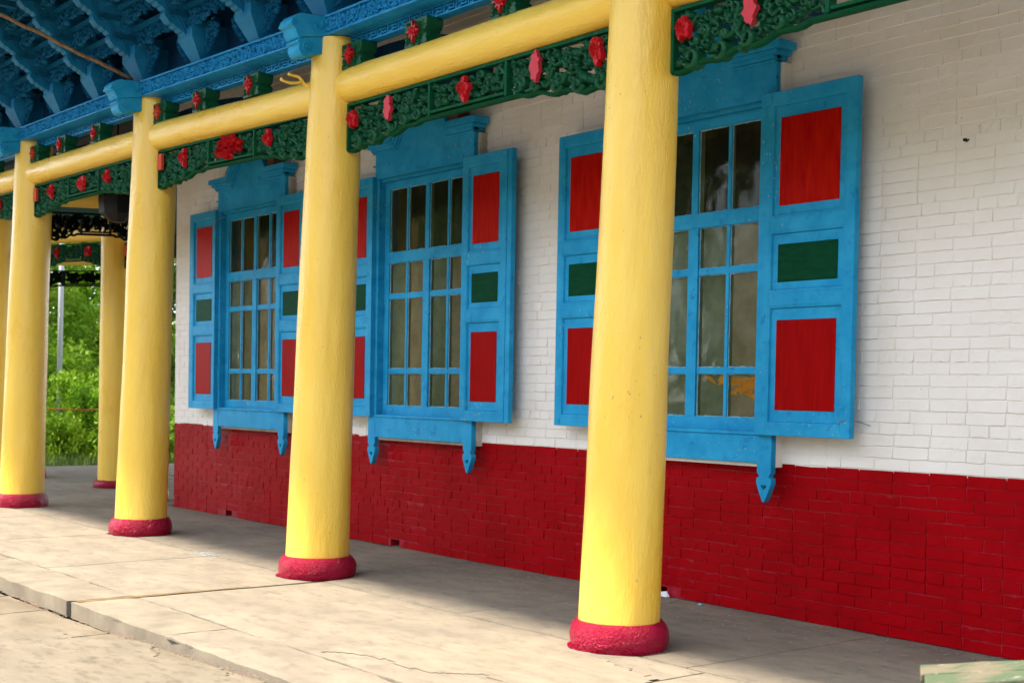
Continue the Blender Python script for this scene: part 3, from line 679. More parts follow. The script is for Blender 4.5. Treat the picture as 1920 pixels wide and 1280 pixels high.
column(-12.84, -1.60, 4.262 + zo(-12.84), .258, .212, 'third yellow column from the right, in front of the wall corner', 3, ringr=.315)
column(-16.39, -1.60, 4.262 + zo(-16.39), .258, .212, 'fourth yellow column from the right, at the left edge where the trees begin', 4, ringr=.315)
column(-16.47, .02, 4.3, .25, .22, 'yellow column mostly hidden behind the third column at the wall corner', 5, lean=0, group=None, ringr=.30)
column(-18.85, .58, 4.0, .245, .215, 'yellow far column standing alone to the right of the gap with trees', 6, lean=0, group=None, ringr=.31, ringh=.12)
column(-21.4, .17, 4.2, .25, .22, 'yellow column almost wholly hidden behind the fourth column', 7, lean=0, group=None, ringr=.30)
column(-22.35, .0, 4.2, .25, .22, 'dark yellow column cut by the left edge of the picture', 8, lean=0, group=None, ringr=.30)

# ------------------------------------------------------------------ beams between columns
def log(p0, p1, r, label, name='tie_beam', n=28, seed=0, r_end=None, group='yellow round beams between the columns', mm=None):
    p0, p1 = Vector(p0), Vector(p1); t = tag(bpy.data.objects.new(name, None), label, 'beam', group)
    d = (p1 - p0); L_ = d.length; d.normalize(); a = Vector((0, 0, 1)); a = (a - d * a.dot(d)).normalized(); b_ = d.cross(a); rings = []
    m = 50
    for j in range(m + 1):
        s = j / m; c = p0 + d * L_ * s; e = min(s, 1 - s) * L_; rr = r * (1 - .10 * math.exp(-e * 14)); ring = []
        for i in range(n):
            an = 2 * pi * i / n; q = rr + noise.noise(Vector((cos(an) * 1.5 + seed, sin(an) * 1.5, s * L_ * .9))) * .008 + noise.noise(Vector((cos(an) * 4, sin(an) * 4 + seed, s * L_ * 2))) * .003
            ring.append(c + a * cos(an) * q + b_ * sin(an) * q)
        rings.append(ring)
    mb = MB(); mb.loft(rings); o = mb.build(name, mm or M_yelb, None, smooth=True, org=tuple(p0)); tag(o, label, 'beam', group); return o
bays = [(-2.19, -5.74), (-5.74, -9.29), (-9.29, -12.84), (-12.84, -16.39), (-16.39, -19.94)]
blab = ['running out of the picture at the top right', 'between the nearest and the second column', 'between the second and the third column', 'between the third and the fourth column', 'left of the fourth column at the picture edge']
for i, (xr, xl) in enumerate(bays):
    zr_, zl_ = 3.872 + zo(xr), 3.872 + zo(xl)
    if i == 2: zr_ = 3.862
    log((xr - .19, YB, zr_), (xl + .19, YB, zl_), .137, 'yellow round beam ' + blab[i], seed=i)
# ------------------------------------------------------------------ green carved fretwork under the beams
def fret_lo(u, L_):                               # lower outline, u from the left column, deeper at both ends
    e = min(u, L_ - u); base = -.262
    if e < .95: base -= .10 * (1 - e / .95) ** .8 + .012 * sin(e * 22)
    return base
FL = 2 * 0 + 3.12
def make_green(L_, seed):
    mb = MB(); hi = lambda u: -.030; lo = lambda u: fret_lo(u, L_) + .028
    y0, y1 = .05, -.035
    a, b_ = L_ * .36, L_ * .645
    carve(mb, .03, a - .03, lo, hi, y0, y1, seed, .080, 2.0, 1.55); carve(mb, a + .03, b_ - .03, lambda u: -.215, lambda u: -.030, y0, y1, seed + 1, .080, 2.0, 1.55); carve(mb, b_ + .03, L_ - .03, lo, hi, y0, y1, seed + 2, .080, 2.0, 1.55)
    # bold scrolls along the lower lip near the ends
    for s, x0 in ((1, 0), (-1, L_)):
        for j, (u, R) in enumerate(((.16, .06), (.38, .055), (.58, .05), (.80, .04))):
            p, ws = spiral(x0 + s * u, fret_lo(u, L_) + .045, R, 1.15, pi * 1.2 if s > 0 else -.2, .030, .022, 16, s); mb.ribbon(p, ws, y0, y1 - .018)
    return mb
def make_frame(L_):
    mb = MB(); y0, y1 = .032, -.038; a, b_ = L_ * .36, L_ * .645; n = 60
    y1 = -.026; mb.box(0, L_, y1, y0, -.020, 0); 
    us = [i / n * L_ for i in range(n + 1)]; mb.ribbon([(u, fret_lo(u, L_)) for u in us], [.026] * (n + 1), y0, y1, .3)
    mb.box(0, .022, y1, y0, fret_lo(.0, L_), -.0225); mb.box(L_ - .022, L_, y1, y0, fret_lo(L_, L_), -.0225)
    for x in (a, b_): mb.box(x - .012, x + .012, y1 - .004, y0, fret_lo(x, L_) + .01, -.0225)
    mb.box(a + .019, b_ - .019, y1 - .004, y0, -.240, -.222)
    return mb
M_grnd = mat('shaded_fret_green', (.0015, .006, .003), .6, spec=.05)  # fret green darkened: the shade of the backlit far porch put into the colour
M_grnf = mat('fret_frame_green', (.004, .060, .028), .6, spec=.03, var=(.008, .08, .034), vscale=12)
gm = [make_green(FL, 11).mesh('carving', M_grn, smooth='all'), make_green(FL, 41).mesh('carving', M_grn, smooth='all')]
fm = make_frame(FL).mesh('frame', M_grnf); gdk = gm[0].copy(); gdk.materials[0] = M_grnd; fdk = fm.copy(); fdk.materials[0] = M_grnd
def fret(x0, z, zslope, variant, label, y=YB, rot=0., L_=FL, flowers=True, m_over=None, group='green carved fretwork boards under the beams'):
    t = thing('carved_fretwork', (x0, y, z), label, 'fretwork', group); t.rotation_euler = (0, -math.atan(zslope), rot)
    sc = L_ / FL
    o = link('frame', m_over[1] if m_over else fm, t); o.scale.x = sc
    o = link('carving', m_over[0] if m_over else gm[variant], t); o.scale.x = sc; o['kind'] = 'stuff'
    if not flowers: return t
    def add(nm, mb, m_): 
        me = mb.mesh(nm, m_); ob = link(nm, me, t); return ob
    if flowers == 'A':                            # nearest bay
        for k, (u, w, R, m_, nm) in enumerate([(.11, -.13, .085, M_flw, 'flower'), (.62, -.125, .07, M_pink, 'flat_rosette'), (FL * .50, -.135, .095, M_flw, 'flower'), (2.35, -.12, .075, M_pink, 'flat_rosette'), (2.93, -.12, .10, M_flw, 'flower')]):
            if nm == 'flower': ob = add(nm, flower(MB(), u, w, R * .78, -.040, .85, 1.25, 9, k, 3), m_)
            else:
                mb = MB(); pts = [(u + R * .62 * (1 + .20 * cos(7 * a + k) + .12 * cos(13 * a)) * cos(a), w + R * 1.25 * (1 + .10 * cos(5 * a) + .10 * cos(11 * a + k)) * sin(a)) for a in [2 * pi * q / 42 for q in range(42)]]
                mb.prism(pts, lambda p: (p[0], -.062, p[1]), lambda p: (p[0], -.03, p[1])); ob = add(nm, mb, m_)
            ob['label'] = ('bright red carved bloom' if nm == 'flower' else 'pink-red flat rosette')
    else:
        mb = MB(); mb.box(.06, .155, -.058, -.03, -.20, -.045); ob = add('flat_plaque', mb, M_orng); ob['label'] = 'orange-red flat plaque'
        for k, u in enumerate((.62, 2.30)): ob = add('flower', flower(MB(), u, -.13, .062, -.040, .7, 1.5, 6, k + 20, 3), M_flw); ob['label'] = 'small red carved bloom'
        if flowers == 'B':
            mb = MB(); rr = random.Random(2)
            for k in range(80):
                a = rr.uniform(0, 2 * pi); q = rr.uniform(.02, .13); leaf(mb, 1.56 + cos(a) * q * 1.75, -.135 + sin(a) * q * .45, a + rr.uniform(-.9, .9), rr.uniform(.035, .08), rr.uniform(.012, .022), -.02, -.045 - rr.uniform(0, .04), rr.uniform(-1.2, 1.2))
            ob = add('chrysanthemum', mb, M_flw); ob['label'] = 'large ragged red carved bloom'
        else: ob = add('flower', flower(MB(), 1.58, -.135, .09, -.045, 1.0, 1.1, 7, 9, 3), M_flw); ob['label'] = 'red carved bloom'
    return t
flab = ['green carved fretwork with a red flower at the top right of the picture', 'green carved fretwork with red flowers between the nearest and the second column', 'green carved fretwork with a large ragged red bloom, between the second and the third column',
        'green carved fretwork with small red flowers between the third and the fourth column', 'green carved fretwork left of the fourth column']
for i, (xr, xl) in enumerate(bays):
    zl_, zr_ = 3.727 + zo(xl), 3.727 + zo(xr)
    fret(xl + .215, zl_, (zr_ - zl_) / 3.55, i % 2, flab[i], flowers=('A', 'A', 'B', 'C', 'C')[i])
# ------------------------------------------------------------------ small carved blocks above the beams
def vase_poly(w, h):
    R_ = [(w * .5, 0), (w * .5, h * .14), (w * .43, h * .2), (w * .5, h * .3), (w * .42, h * .42), (w * .34, h * .5), (w * .46, h * .6), (w * .5, h * .72), (w * .52, h * .86), (w * .5, h)]
    return R_ + [(-x, z) for x, z in R_[::-1]]
blk = curve_mesh('block', [vase_poly(.27, .185)], .07, M_grn, .004); blk.transform(XZ)
bc = MB(); carve(bc, -.12, .12, lambda u: .01, lambda u: .175, -.07, -.088, 5, .05, 1.5); bcm = bc.mesh('leaf_carving', M_grn)
bf = MB(); pts = [(R * cos(a), .095 + R * .95 * sin(a)) for a, R in [(2 * pi * q / 16, (.085 if q % 4 == 0 else .035 if q % 2 else .062)) for q in range(16)]]
bf.prism(pts, lambda p: (p[0], -.108, p[1]), lambda p: (p[0], -.08, p[1])); flower(bf, 0, .095, .045, -.10, 1, 1, 6, 1, 1); bfm = bf.mesh('flower', M_flw); bfo = bfm.copy(); bfo.materials[0] = M_orng
ordn = ['closest to the column', 'in the middle', 'farthest right']; bshort = ['at top right', 'left of the nearest column', 'left of the second column', 'left of the third column', 'left of the fourth column']
for i, (xr, xl) in enumerate(bays):
    for j, d in enumerate((.345, 1.22, 2.24)):
        x = xl + d; z = 3.872 + .125 + zo(x)
        t = thing('carved_block', (x, YB, z), 'green carved block ' + ordn[j] + ' on the beam ' + bshort[i], 'carved block', 'green carved blocks between beam and frieze')
        link('block', blk, t); o = link('leaf_carving', bcm, t); o['kind'] = 'stuff'; link('flower', bfo if j == 0 and i != 1 else bfm, t)
# ------------------------------------------------------------------ blue frieze boards and key-pattern band
FB = 3.55
def frieze_mesh():
    b = MB(); b.box(0, FB, .030, .165, 0, .155); b.box(0, FB, 0, .0299, 0, .016); b.box(0, FB, 0, .0299, .139, .155); b.box(0, .012, 0, .0299, .0161, .1389); b.box(FB - .012, FB, 0, .0299, .0161, .1389)
    return b.mesh('board', M_frz)
fb = frieze_mesh()
c_ = MB(); carve(c_, .02, FB - .02, lambda u: .02, lambda u: .136, .031, -.004, 77, .050, 1.2, .95); fcm = c_.mesh('relief_carving', M_frz, smooth='all')
kb = MB(); y0 = .165; pitch = .145; H_ = -.084; kb.box(0, FB, y0 + .020, y0 + .09, H_, -.001); kb.box(0, FB, y0, y0 + .0199, -.012, -.001); kb.box(0, FB, y0, y0 + .0199, H_, H_ + .011)
u = .01
while u + pitch < FB:                            # one meander unit: two interlocked hooks
    e = y0 + .0199
    kb.box(u, u + .014, y0, e, H_ + .0115, -.0125)
    kb.box(u + .028, u + .112, y0, e, -.036, -.023); kb.box(u + .063, u + .077, y0, e, -.073 + .012, -.0365); kb.box(u + .028, u + .0629, y0, e, -.073, -.061)
    kb.box(u + .0771, u + .131, y0, e, -.060, -.048) ; kb.box(u + .119, u + .131, y0, e, -.0475, -.023)
    u += pitch
km = kb.mesh('key_pattern_band', M_frz)
for i, (xr, xl) in enumerate(bays):
    zl_, zr_ = 4.262 + zo(xl), 4.262 + zo(xr)
    t = thing('frieze_board', (xl, YB - .165, zl_), 'blue carved frieze board with key pattern ' + blab[i].replace('running ', ''), 'frieze board', 'blue carved frieze boards')
    t.rotation_euler = (0, -math.atan((zr_ - zl_) / FB), 0)
    link('board', fb, t); o = link('relief_carving', fcm, t); o['kind'] = 'stuff'; link('key_pattern_band', km, t)
# ------------------------------------------------------------------ scroll brackets on the column heads (profile in y,z)
up_p = [(.40, .0), (.40, .175), (.11, .155), (.045, .135), (.0, .085), (-.03, .02), (-.005, .018), (.022, .0), (.035, -.035), (.055, -.062), (.085, -.075)] 
up_p = [(0.42, .165), (.12, .150), (.06, .130), (.02, .095), (-.005, .04), (.02, .035), (.05, .015), (.065, -.02), (.085, -.05), (.105, -.062), (.13, -.045), (.42, -.005)]
lo_p = [(.42, -.015), (.13, -.060), (.10, -.080), (.085, -.10), (.12, -.105), (.10, -.13), (.105, -.165), (.13, -.20), (.17, -.215), (.20, -.205), (.235, -.185), (.42, -.155)]
sq_ = lambda P: [(.42 - (.42 - y) * .74, z * .88) for y, z in P]
up_p, lo_p = sq_(up_p), sq_(lo_p)
cu = curve_mesh('upper_scroll', [up_p], .095, M_blue, .005); cu.transform(YZ); cl_ = curve_mesh('lower_scroll', [lo_p], .085, M_blue, .005); cl_.transform(YZ)
sc_ = MB()
def side_relief(mb, cy_, cz_, R, x, turns, a0, flip, w=.010):
    p, ws = spiral(cy_, cz_, R, turns, a0, w, w * .7, 20, flip); mb.tube([(x, a, b_) for a, b_ in p], w * .5, 5)
side_relief(sc_, .25, -.118, .042, .092, 1.7, 0, 1); scm = sc_.mesh('scroll_line', M_blue, smooth='all'); sc2 = MB(); side_relief(sc2, .33, .07, .06, .101, .55, .6, -1, .012); scm2 = sc2.mesh('scroll_line', M_blue, smooth='all')
for i, x in enumerate(COLX + [-19.94]):
    t = thing('scroll_bracket', (x, YB - .57, 4.262 + zo(x)), 'blue scroll bracket on the head of the ' + ['nearest column', 'second column, above the forked hook', 'third column, where the brown cable ends', 'fourth column', 'column beyond the left edge'][i], 'bracket', 'blue scroll brackets on the column heads')
    link('upper_scroll', cu, t); link('lower_scroll', cl_, t); link('scroll_line', scm, t); link('scroll_line', scm2, t)
# ------------------------------------------------------------------ stepped eave brackets and carved cross boards
def arm_poly():
    # nose at y=0 (front), running back to +y; tier height .17; scalloped underside
    p = [(.62, .165), (.05, .165), (.012, .150), (-.008, .115), (-.004, .08), (.02, .058)]
    y, z = .02, .058
    for r in (.045, .040, .036, .033):
        for k in range(1, 5):
            a = pi * k / 4; p.append((y + r * .5 - cos(a) * r * .5 + .012 * k / 4, z - sin(a) * r * .32 - .030 * k / 4))
        y += r + .012; z -= .030
    p += [(y + .03, z - .004), (.62, z - .004)]
    return p
ap = arm_poly(); M_arm = mat('arm_blue_lit', (.005, .135, .30), .5, spec=.12, var=(.010, .17, .36), vscale=7)  # eave blue lightened: highlights on the scalloped undersides put into the colour
am = curve_mesh('arm', [ap], .055, M_arm, .003); am.transform(YZ)
ar = MB(); side_relief(ar, .06, .10, .034, .059, 1.5, 0, 1, .009)
for dx_ in (0, .028, .055): ar.tube([(.058, .085 + dx_ + .14 * s, .10 - .02 * dx_ - .13 * s + .025 * sin(s * 6.3)) for s in [q / 12 for q in range(13)]], .006, 5)
side_relief(ar, .27, -.01, .028, .059, 1.2, 2, -1, .009); arm_r = ar.mesh('cloud_relief', M_blueo, smooth='all')
dg = MB()                                        # tapered block that carries the arms: narrow foot, vertical cheeks
def ringb(hx, yf, yb_, z): return [(-hx, yf, z), (hx, yf, z), (hx, yb_, z), (-hx, yb_, z)]
dg.loft([ringb(.085, .02, .22, 0), ringb(.15, -.10, .26, .20), ringb(.15, -.10, .26, .33)]); dgm = dg.mesh('block', M_arm)
sq = MB(); sq.loft([ringb(.055, .30, .40, .33), ringb(.055, .30, .40, .37), ringb(.085, .27, .43, .40), ringb(.085, .27, .43, .43)]); 
for k in range(1, 6): sq.loft([ringb(.05, -.02 - .17 * k + .1, .08 - .17 * k + .1, .30 + .17 * k), ringb(.075, -.045 - .17 * k + .1, .105 - .17 * k + .1, .34 + .17 * k), ringb(.075, -.045 - .17 * k + .1, .105 - .17 * k + .1, .36 + .17 * k)])
sqm = sq.mesh('cushion', M_blueo)
BW = 1.13
ccs = []
for sd_ in (3, 8):
    c_ = MB(); hi = lambda u: 0; lo_f = lambda u: -.175 + .07 * (1 - abs(2 * u / (BW - .10) - 1)) ** .7 - .012 * (int(u / .045) % 2)
    carve(c_, 0, BW - .10, lo_f, hi, .02, -.022, sd_, .055, 1.3, .95); c_.box(0, BW - .10, .022, .034, -.05, .002); c_.box(0, BW - .10, -.03, .03, .003, .018); c_.box(0, BW - .10, -.042, .03, .0181, .040); c_.box(0, BW - .10, -.03, .03, .0401, .052)
    ccs.append(c_.mesh('carved_cross_board', M_blueo))
side_c = MB()                                    # openwork drop beside each block, seen in the dark between brackets
carve(side_c, 0, .26, lambda u: -.30 + u * .6, lambda u: 0, .02, -.02, 6, .06, 1.3, 1.1); scd = side_c.mesh('openwork_drop', M_blueo)
NT = 6; sets = []
for bi in range(0, 5):
    for j in range(3): sets.append((-5.74 - 3.55 * bi - BW * j + BW * 0, bi, j))
sets = [s for s in sets if s[0] > -20.5]
slab_ = {0: 'directly above', 1: 'first to the left of', 2: 'second to the left of'}
cname = ['nearest column', 'second column', 'third column', 'fourth column', 'column past the left edge']
for x, bi, j in [(-5.74 + BW, 0, 1), (-5.74 + 2 * BW, 0, 2)][:0] + sets:
    z = 4.417 + zo(x); t = thing('eave_bracket', (x, YB - .15, z), 'blue stepped eave bracket %s the %s' % (slab_[j], cname[bi]), 'eave bracket', 'blue stepped brackets under the eave')
    link('block', dgm, t); o = link('cushion', sqm, t); o['kind'] = 'stuff'
    for k in range(NT):
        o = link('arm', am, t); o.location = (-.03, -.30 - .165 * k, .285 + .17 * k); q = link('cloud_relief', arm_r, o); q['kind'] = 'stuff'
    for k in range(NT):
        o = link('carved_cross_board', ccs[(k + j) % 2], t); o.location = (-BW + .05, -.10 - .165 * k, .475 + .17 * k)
    for s in (-1, 1):
        o = link('openwork_drop', scd, t); o.location = (s * .17, .02, .33); o.scale = (s, 1, 1)
# backing boards closing the eave behind the brackets, ceiling of the porch, roof
b = MB(); b.add([(-25, YB + .12, 4.26), (5.8, YB + .12, 4.26), (5.8, YB + .12, 4.98), (-25, YB + .12, 4.98)], [(0, 1, 2, 3)])
b.box(-25, 5.8, YB + .10, YB + .16, 4.42, 4.98)
eave = thing('roof_eave', (-9, -2, 5), 'dark blue boarded eave and porch ceiling above the brackets', 'roof')
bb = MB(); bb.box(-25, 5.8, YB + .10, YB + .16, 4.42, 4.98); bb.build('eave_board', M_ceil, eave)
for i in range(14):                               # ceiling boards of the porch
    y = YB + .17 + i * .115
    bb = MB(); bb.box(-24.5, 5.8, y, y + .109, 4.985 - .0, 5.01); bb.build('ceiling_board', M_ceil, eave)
bb = MB()
bb.add([(-26, -4.4, 5.72), (7, -4.4, 5.72), (7, .3, 5.50), (-26, .3, 5.50)], [(0, 1, 2, 3)])
bb.loft([[(-26, -4.4, 5.73), (-26, .6, 5.51), (-26, .6, 5.8), (-26, -4.4, 5.92)], [(7, -4.4, 5.73), (7, .6, 5.51), (7, .6, 5.8), (7, -4.4, 5.92)]])
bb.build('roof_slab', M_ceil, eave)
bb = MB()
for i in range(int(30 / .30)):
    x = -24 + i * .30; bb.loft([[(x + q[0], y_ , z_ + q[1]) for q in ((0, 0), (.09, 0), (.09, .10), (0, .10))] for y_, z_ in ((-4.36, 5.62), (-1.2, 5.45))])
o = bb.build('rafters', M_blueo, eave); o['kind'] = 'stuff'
# cross beams from column heads to the wall
for i, x in enumerate(COLX):
    zz = zo(x); pts = []
    for q in range(13):
        s = q / 12; y = -1.30 + 1.30 * s; pts.append((y, 4.20 + zz * .5 + .33 * (1 - (1 - s) ** 2.2)))
    poly = pts + [(0.0, 3.98), (-1.30, 4.02)]
    b = MB(); b.prism(poly, lambda p: (x - .09, p[0], p[1]), lambda p: (x + .09, p[0], p[1])); o = b.build('cross_beam', M_ceil, None); tag(o, 'dark blue cross beam from the %s head back to the wall' % cname[i], 'beam', 'dark blue cross beams over the porch')
    b = MB(); b.box(x - .085, x + .085, -1.36, -1.305, 3.9, 4.30 + zz); o = b.build('short_post', M_yel, None); tag(o, 'short yellow post at the back of the %s head' % cname[i], 'post', 'short yellow posts behind the column heads')
# ------------------------------------------------------------------ hook, cable, lantern
x = -9.40; hk = MB()
hk.tube([(-9.42, -1.60, 3.905), (x, -1.70, 3.905), (x, -1.745, 3.915), (x, -1.77, 3.945), (x, -1.80, 3.965), (x, -1.87, 3.968), (x, -1.885, 3.975)], [.018, .014, .012, .012, .012, .011, .016], 8)
hk.tube([(x, -1.765, 3.935), (x, -1.80, 3.915), (x, -1.87, 3.903), (x, -1.93, 3.910), (x, -1.955, 3.925)], [.011, .012, .012, .011, .015], 8)
o = hk.build('forked_hook', M_yel, None, smooth='all'); tag(o, 'small yellow forked iron hook on the second column above the beam', 'hook')
cb = MB(); P0 = [(-12.9, -1.70, 4.56), (-12.9, -2.243, 4.717), (-12.9, -2.633, 4.842), (-12.9, -3.009, 4.948), (-12.9, -3.5, 5.12)]
pts = []
for i in range(len(P0) - 1):
    for s in range(10):
        t_ = s / 10; a = Vector(P0[i]).lerp(Vector(P0[i + 1]), t_); a += Vector((0, 0, .012 * noise.noise(a * 6) + .006 * noise.noise(a * 17))); pts.append(a)
cb.tube(pts, .019, 8); o = cb.build('cable', M_rope, None, smooth='all'); tag(o, 'thick brown twisted cable sagging across the eave brackets at top left', 'cable')
lt = thing('lantern', (-14.6, -1.15, 3.35), 'dark eight-sided lantern hanging behind the fretwork left of the third column', 'lantern')
b = MB()
def oct_(r, z, n=8): return [(-14.6 + r * cos(2 * pi * k / n + .4), -1.15 + r * sin(2 * pi * k / n + .4), z) for k in range(n)]
b.loft([oct_(.08, 3.33), oct_(.20, 3.42), oct_(.21, 3.60), oct_(.19, 3.66), oct_(.07, 3.72)]); b.build('body', M_black, lt, bevel=.004)
b = MB(); b.tube([(-14.6, -1.15, 3.715), (-14.6, -1.15, 4.98)], .012, 6); b.build('hanging_rod', M_black, lt)
# ------------------------------------------------------------------ far wing: beams and fretwork round the corner
log((-16.39, -1.40, 3.79), (-16.45, -.15, 3.86), .125, 'yellow round beam from the fourth column back to the corner column', seed=21, group=None)
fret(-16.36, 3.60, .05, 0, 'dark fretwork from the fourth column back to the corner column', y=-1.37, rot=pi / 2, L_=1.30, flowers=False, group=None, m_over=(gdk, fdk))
log((-21.3, .25, 3.83), (-19.05, .55, 3.735), .13, 'yellow beam ending at the far column beside the trees', seed=22, group=None)
fret(-21.15, 3.67, -.035, 1, 'green fretwork with red flowers ending at the far column beside the trees', y=.27, rot=.132, L_=2.12, flowers='C', group=None)
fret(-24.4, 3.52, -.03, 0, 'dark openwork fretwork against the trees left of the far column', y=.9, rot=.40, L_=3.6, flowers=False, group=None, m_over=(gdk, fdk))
log((-24.4, .9, 3.70), (-21.0, 2.4, 3.63), .11, 'dark yellow beam over the openwork fretwork in front of the trees', seed=23, group=None)
b = MB(); b.box(-18.6, -15.7, 2.4, 2.5, 3.3, 4.6); 
fret(-18.6, 3.55, 0, 1, 'green fretwork with a red flower between the far column and the wall corner', y=.62, rot=.0, L_=2.0, flowers='C', group=None)
log((-18.62, .62, 3.70), (-16.7, .3, 3.75), .12, 'yellow beam between the far column and the corner column', seed=24, group=None)
bb = MB(); bb.box(-26, -15.56, .02, 7, 4.45, 4.5); bb.build('wing_ceiling', M_ceil, eave)
bb = MB(); bb.box(-26, -15.56, .02, 7, 4.51, 5.9); bb.build('wing_roof', M_roof, eave)

# ------------------------------------------------------------------ bench plank at lower right
bn = thing('bench', (-2.9, -2.5, 0), 'weathered green wooden bench end at the bottom right corner', 'bench')
pa = [Vector((-3.075, -2.545)), Vector((-2.965, -2.70))]; dirn = Vector((.80, .60)).normalized() * 0 + Vector((.385, .92)).normalized()
dirn = (Vector((-2.886, -2.109)) - Vector((-3.071, -2.556))).normalized()
q = [pa[0], pa[1], pa[1] + dirn * 1.7, pa[0] + dirn * 1.7]; cmid = sum((Vector((a.x, a.y)) for a in q), Vector((0, 0))) / 4
wv = (pa[1] - pa[0])
for s in range(2):
    off = wv * 1.05 * s; qq = [a + off for a in q]
    if s: qq[0] = qq[0] + dirn * .015; qq[1] = qq[1] + dirn * .015
    b = MB(); rings = []
    for k in range(13):
        t_ = k / 12; a = qq[0].lerp(qq[3], t_); c2 = qq[1].lerp(qq[2], t_); w_ = .004 * noise.noise(Vector((k * .8, s, 0)))
        rings.append([(a.x, a.y, .415), (c2.x, c2.y, .415 + w_), (c2.x, c2.y, .450 + w_), (a.x, a.y, .450 - w_)])
    b.loft(rings); b.build('plank', M_plank, bn, bevel=.006)
for t_ in (.25, 1.45):
    b = MB(); a = pa[0] + dirn * t_; c2 = pa[1] + dirn * t_ + wv; n_ = dirn * .05
    b.loft([[(a.x, a.y, 0), (a.x + n_.x, a.y + n_.y, 0), (c2.x + n_.x, c2.y + n_.y, 0), (c2.x, c2.y, 0)], [(a.x, a.y, .414), (a.x + n_.x, a.y + n_.y, .414), (c2.x + n_.x, c2.y + n_.y, .414), (c2.x, c2.y, .414)]]); b.build('leg', M_plank, bn)

# ------------------------------------------------------------------ trees, verge, fence, pole
def crown_mesh(name, m, R, Hh, n, seed, size=.09, hang=False, low_=0.):
    r = random.Random(seed); mb = MB(); cl = []
    for _ in range(60): 
        a = r.uniform(0, 2 * pi); q = R * math.sqrt(r.random()) ; h = r.random(); taper = sin(pi * (.15 + .8 * h)) ** .6; cl.append((cos(a) * q * taper, sin(a) * q * taper, low_ + h * Hh, r.uniform(.18, .42) * R))
    for _ in range(n):
        cx, cy_, cz_, cr = r.choice(cl); d = Vector((r.gauss(0, 1), r.gauss(0, 1), r.gauss(0, .8))).normalized() * cr * r.random() ** .4
        p = Vector((cx, cy_, cz_)) + d; s = size * r.uniform(.6, 1.4); a = Vector((r.gauss(0, 1), r.gauss(0, 1), r.gauss(0, .6))).normalized(); b_ = a.orthogonal().normalized()
        c = a.cross(b_); b_ = (b_ * cos(1.0) + c * sin(1.0)); e = a * s; f = b_.cross(a).normalized() * s * .42
        mb.add([p - e, p + f, p + e, p - f], [(0, 1, 2, 3)])
    return mb.mesh(name, m)
def tree(x, y, mesh, trunk_h, label, sc=1., rz=0., group='trees beyond the porch', cat='tree', nm='tree'):
    t = thing(nm, (x, y, -.16), label, cat, group); o = link('crown', mesh, t); o.scale = (sc, sc, sc); o.rotation_euler.z = rz
    b = MB(); r = random.Random(int(x * 10)); b.tube([(x, y, -.16), (x + .05, y, trunk_h * .5), (x - .05, y + .05, trunk_h)], [.13 * sc, .10 * sc, .05 * sc], 8)
    for k in range(5): a = k * 1.3; b.tube([(x, y, trunk_h * (.45 + .1 * k)), (x + cos(a) * .9 * sc, y + sin(a) * .9 * sc, trunk_h * (.75 + .12 * k))], [.05 * sc, .015], 6)
    b.build('trunk', M_bark, t, smooth='all'); return t
cA = crown_mesh('crown', M_leafa, 2.6, 6.2, 24000, 1, .085, low_=.2); cB = crown_mesh('crown', M_leafb, 3.2, 8.5, 24000, 2, .10, low_=.6); cC = crown_mesh('crown', M_leafc, 2.2, 6.5, 16000, 3, .085, low_=.2)
tree(-33.5, 6.6, cA, 4.5, 'bright green leafy tree filling the right half of the gap between the columns', 1.0, .3)
tree(-37.0, 4.1, cB, 6, 'dark green tree behind the lamp pole in the gap between the columns', 1.0, 1.2)
tree(-36.0, 8.6, cC, 4.5, 'pale green tree at the upper right of the gap between the columns', 1.1, 2.)
tree(-31.5, 3.0, cA, 4.5, 'bright green tree hidden left behind the fourth column', .85, 2.7)
tree(-43.0, 7.5, cB, 6, 'dark tall tree farthest back in the gap between the columns', 1.3, 4.)
tree(-40.0, 1.0, cB, 6, 'dark green tree hidden behind the left columns', 1.2, 5.)
tree(-33, 11, cA, 4.5, 'bright green tree hidden behind the far column', 1.1, .9)
for i in range(15):  # out of view, added to block low sky and darken the pane reflections
    x = -52 + i * 5.4 + 1.2 * sin(i * 2.3); y = -23 - 3.0 * sin(i * 1.7)
    tree(x, y, (cB, cA, cB, cC)[i % 4], 5, 'unseen tall tree in the row across the courtyard, added to block low sky', (1.35 if i < 9 else .92) + .12 * sin(i), i * 1.1, 'unseen row of trees added across the courtyard')
for i in range(5):  # also out of view, added to close off low sky at this end
    tree(13 + 1.5 * sin(i * 2), -19 + i * 4.6, (cA, cB)[i % 2], 5, 'unseen tall tree at the near end of the courtyard, added to block low sky', 1.0, i * 2., 'unseen trees added at the near end of the courtyard')
bs = crown_mesh('foliage', M_leafa, .8, 1.5, 7000, 8, .05, low_=.05); bs2 = crown_mesh('foliage', M_leafb, .8, 1.0, 6000, 9, .05, low_=0.)
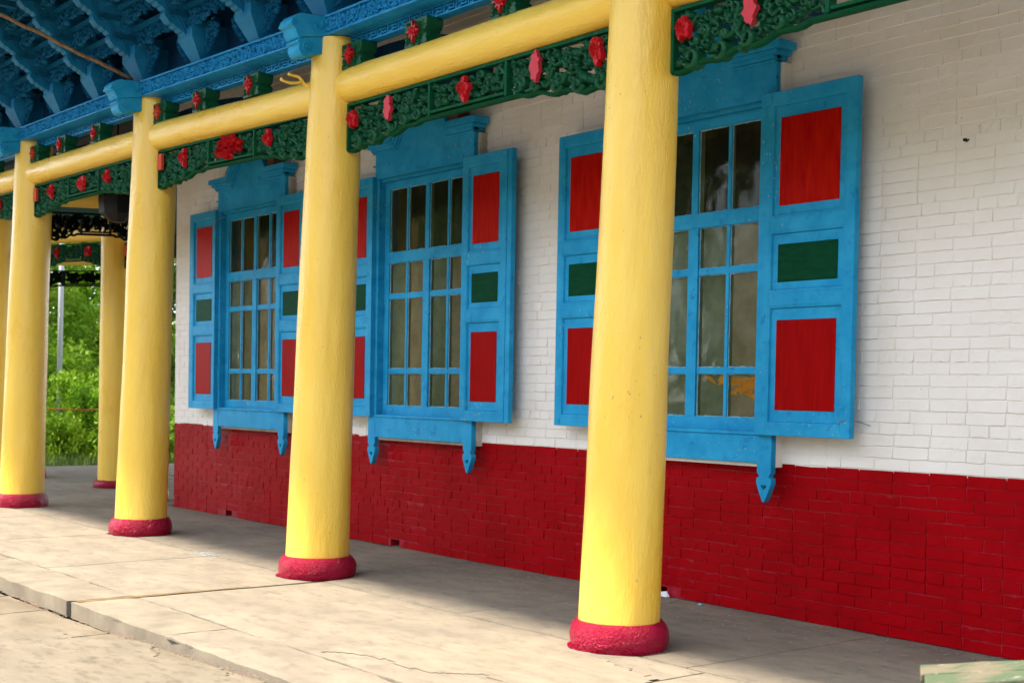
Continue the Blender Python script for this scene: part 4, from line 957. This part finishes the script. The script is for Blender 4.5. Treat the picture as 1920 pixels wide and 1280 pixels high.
for i, (x, y, me, lab) in enumerate([(-27.6, 4.0, bs, 'low bright shrub on the verge right of the picket fence'), (-28.5, 2.55, bs2, 'dark low shrub on the verge in front of the picket fence'), (-27.0, 5.3, bs, 'low bright shrub on the verge beside the far column'), (-29.0, 4.75, bs, 'taller bright shrub behind the verge shrubs'), (-27.9, 3.25, bs, 'bright shrub hiding the foot of the lamp pole')]):
    t = thing('shrub', (x, y, -.16), lab, 'shrub', 'shrubs on the verge'); o = link('foliage', me, t); o.rotation_euler.z = i; o.scale = ((1, 1, .95), (1, 1, 1), (1.1, 1, .72), (1.2, 1.1, 1.35), (.8, .8, 1.12))[i]
gr = MB(); r = random.Random(4)
for i in range(9000):
    x = -24.6 - 5 * r.random(); y = 0 + 8 * r.random(); h = r.uniform(.10, .30); a = r.random() * 6.3; dx_, dy_ = cos(a) * .012, sin(a) * .012; lx, ly = r.gauss(0, .05), r.gauss(0, .05)
    gr.add([(x - dx_, y - dy_, -.16), (x + dx_, y + dy_, -.16), (x + lx, y + ly, -.16 + h)], [(0, 1, 2)])
tag(gr.build('grass', M_grass), 'rough green grass on the verge beyond the porch floor', 'grass', kind='stuff')
fe = thing('picket_fence', (-32, 4, -.16), 'low picket fence of green and white bars among the shrubs', 'fence')
for i in range(26):
    y = 1.6 + i * .17; b = MB(); b.box(-31.02, -30.98, y, y + .05, -.16, 1.1 + .03 * (i % 2)); b.build('picket', M_pick if i % 2 else M_pickw, fe)
b = MB(); b.box(-30.97, -30.94, 1.5, 6.1, .1, .16); b.box(-30.97, -30.94, 1.5, 6.1, .85, .91); b.build('rail', M_pick, fe)
b = MB(); b.tube([(-29.52, 3.62, -.16), (-29.5, 3.70, 7.5)], [.06, .052], 12); o = b.build('lamp_pole', M_pole, smooth='all'); tag(o, 'pale grey metal lamp pole rising among the trees', 'lamp pole')
b = MB(); b.tube([(-26.2, 0.3, 1.02), (-26.2, 3.2, .985), (-26.2, 6.5, .96)], .012, 5); b.tube([(-26.2, .3, -.16), (-26.2, .3, 1.05)], .03, 6); b.tube([(-26.2, 6.5, -.16), (-26.2, 6.5, 1.0)], .03, 6)
o = b.build('cord_barrier', M_line, smooth='all'); tag(o, 'thin rust red cord stretched across the verge in front of the shrubs', 'cord')
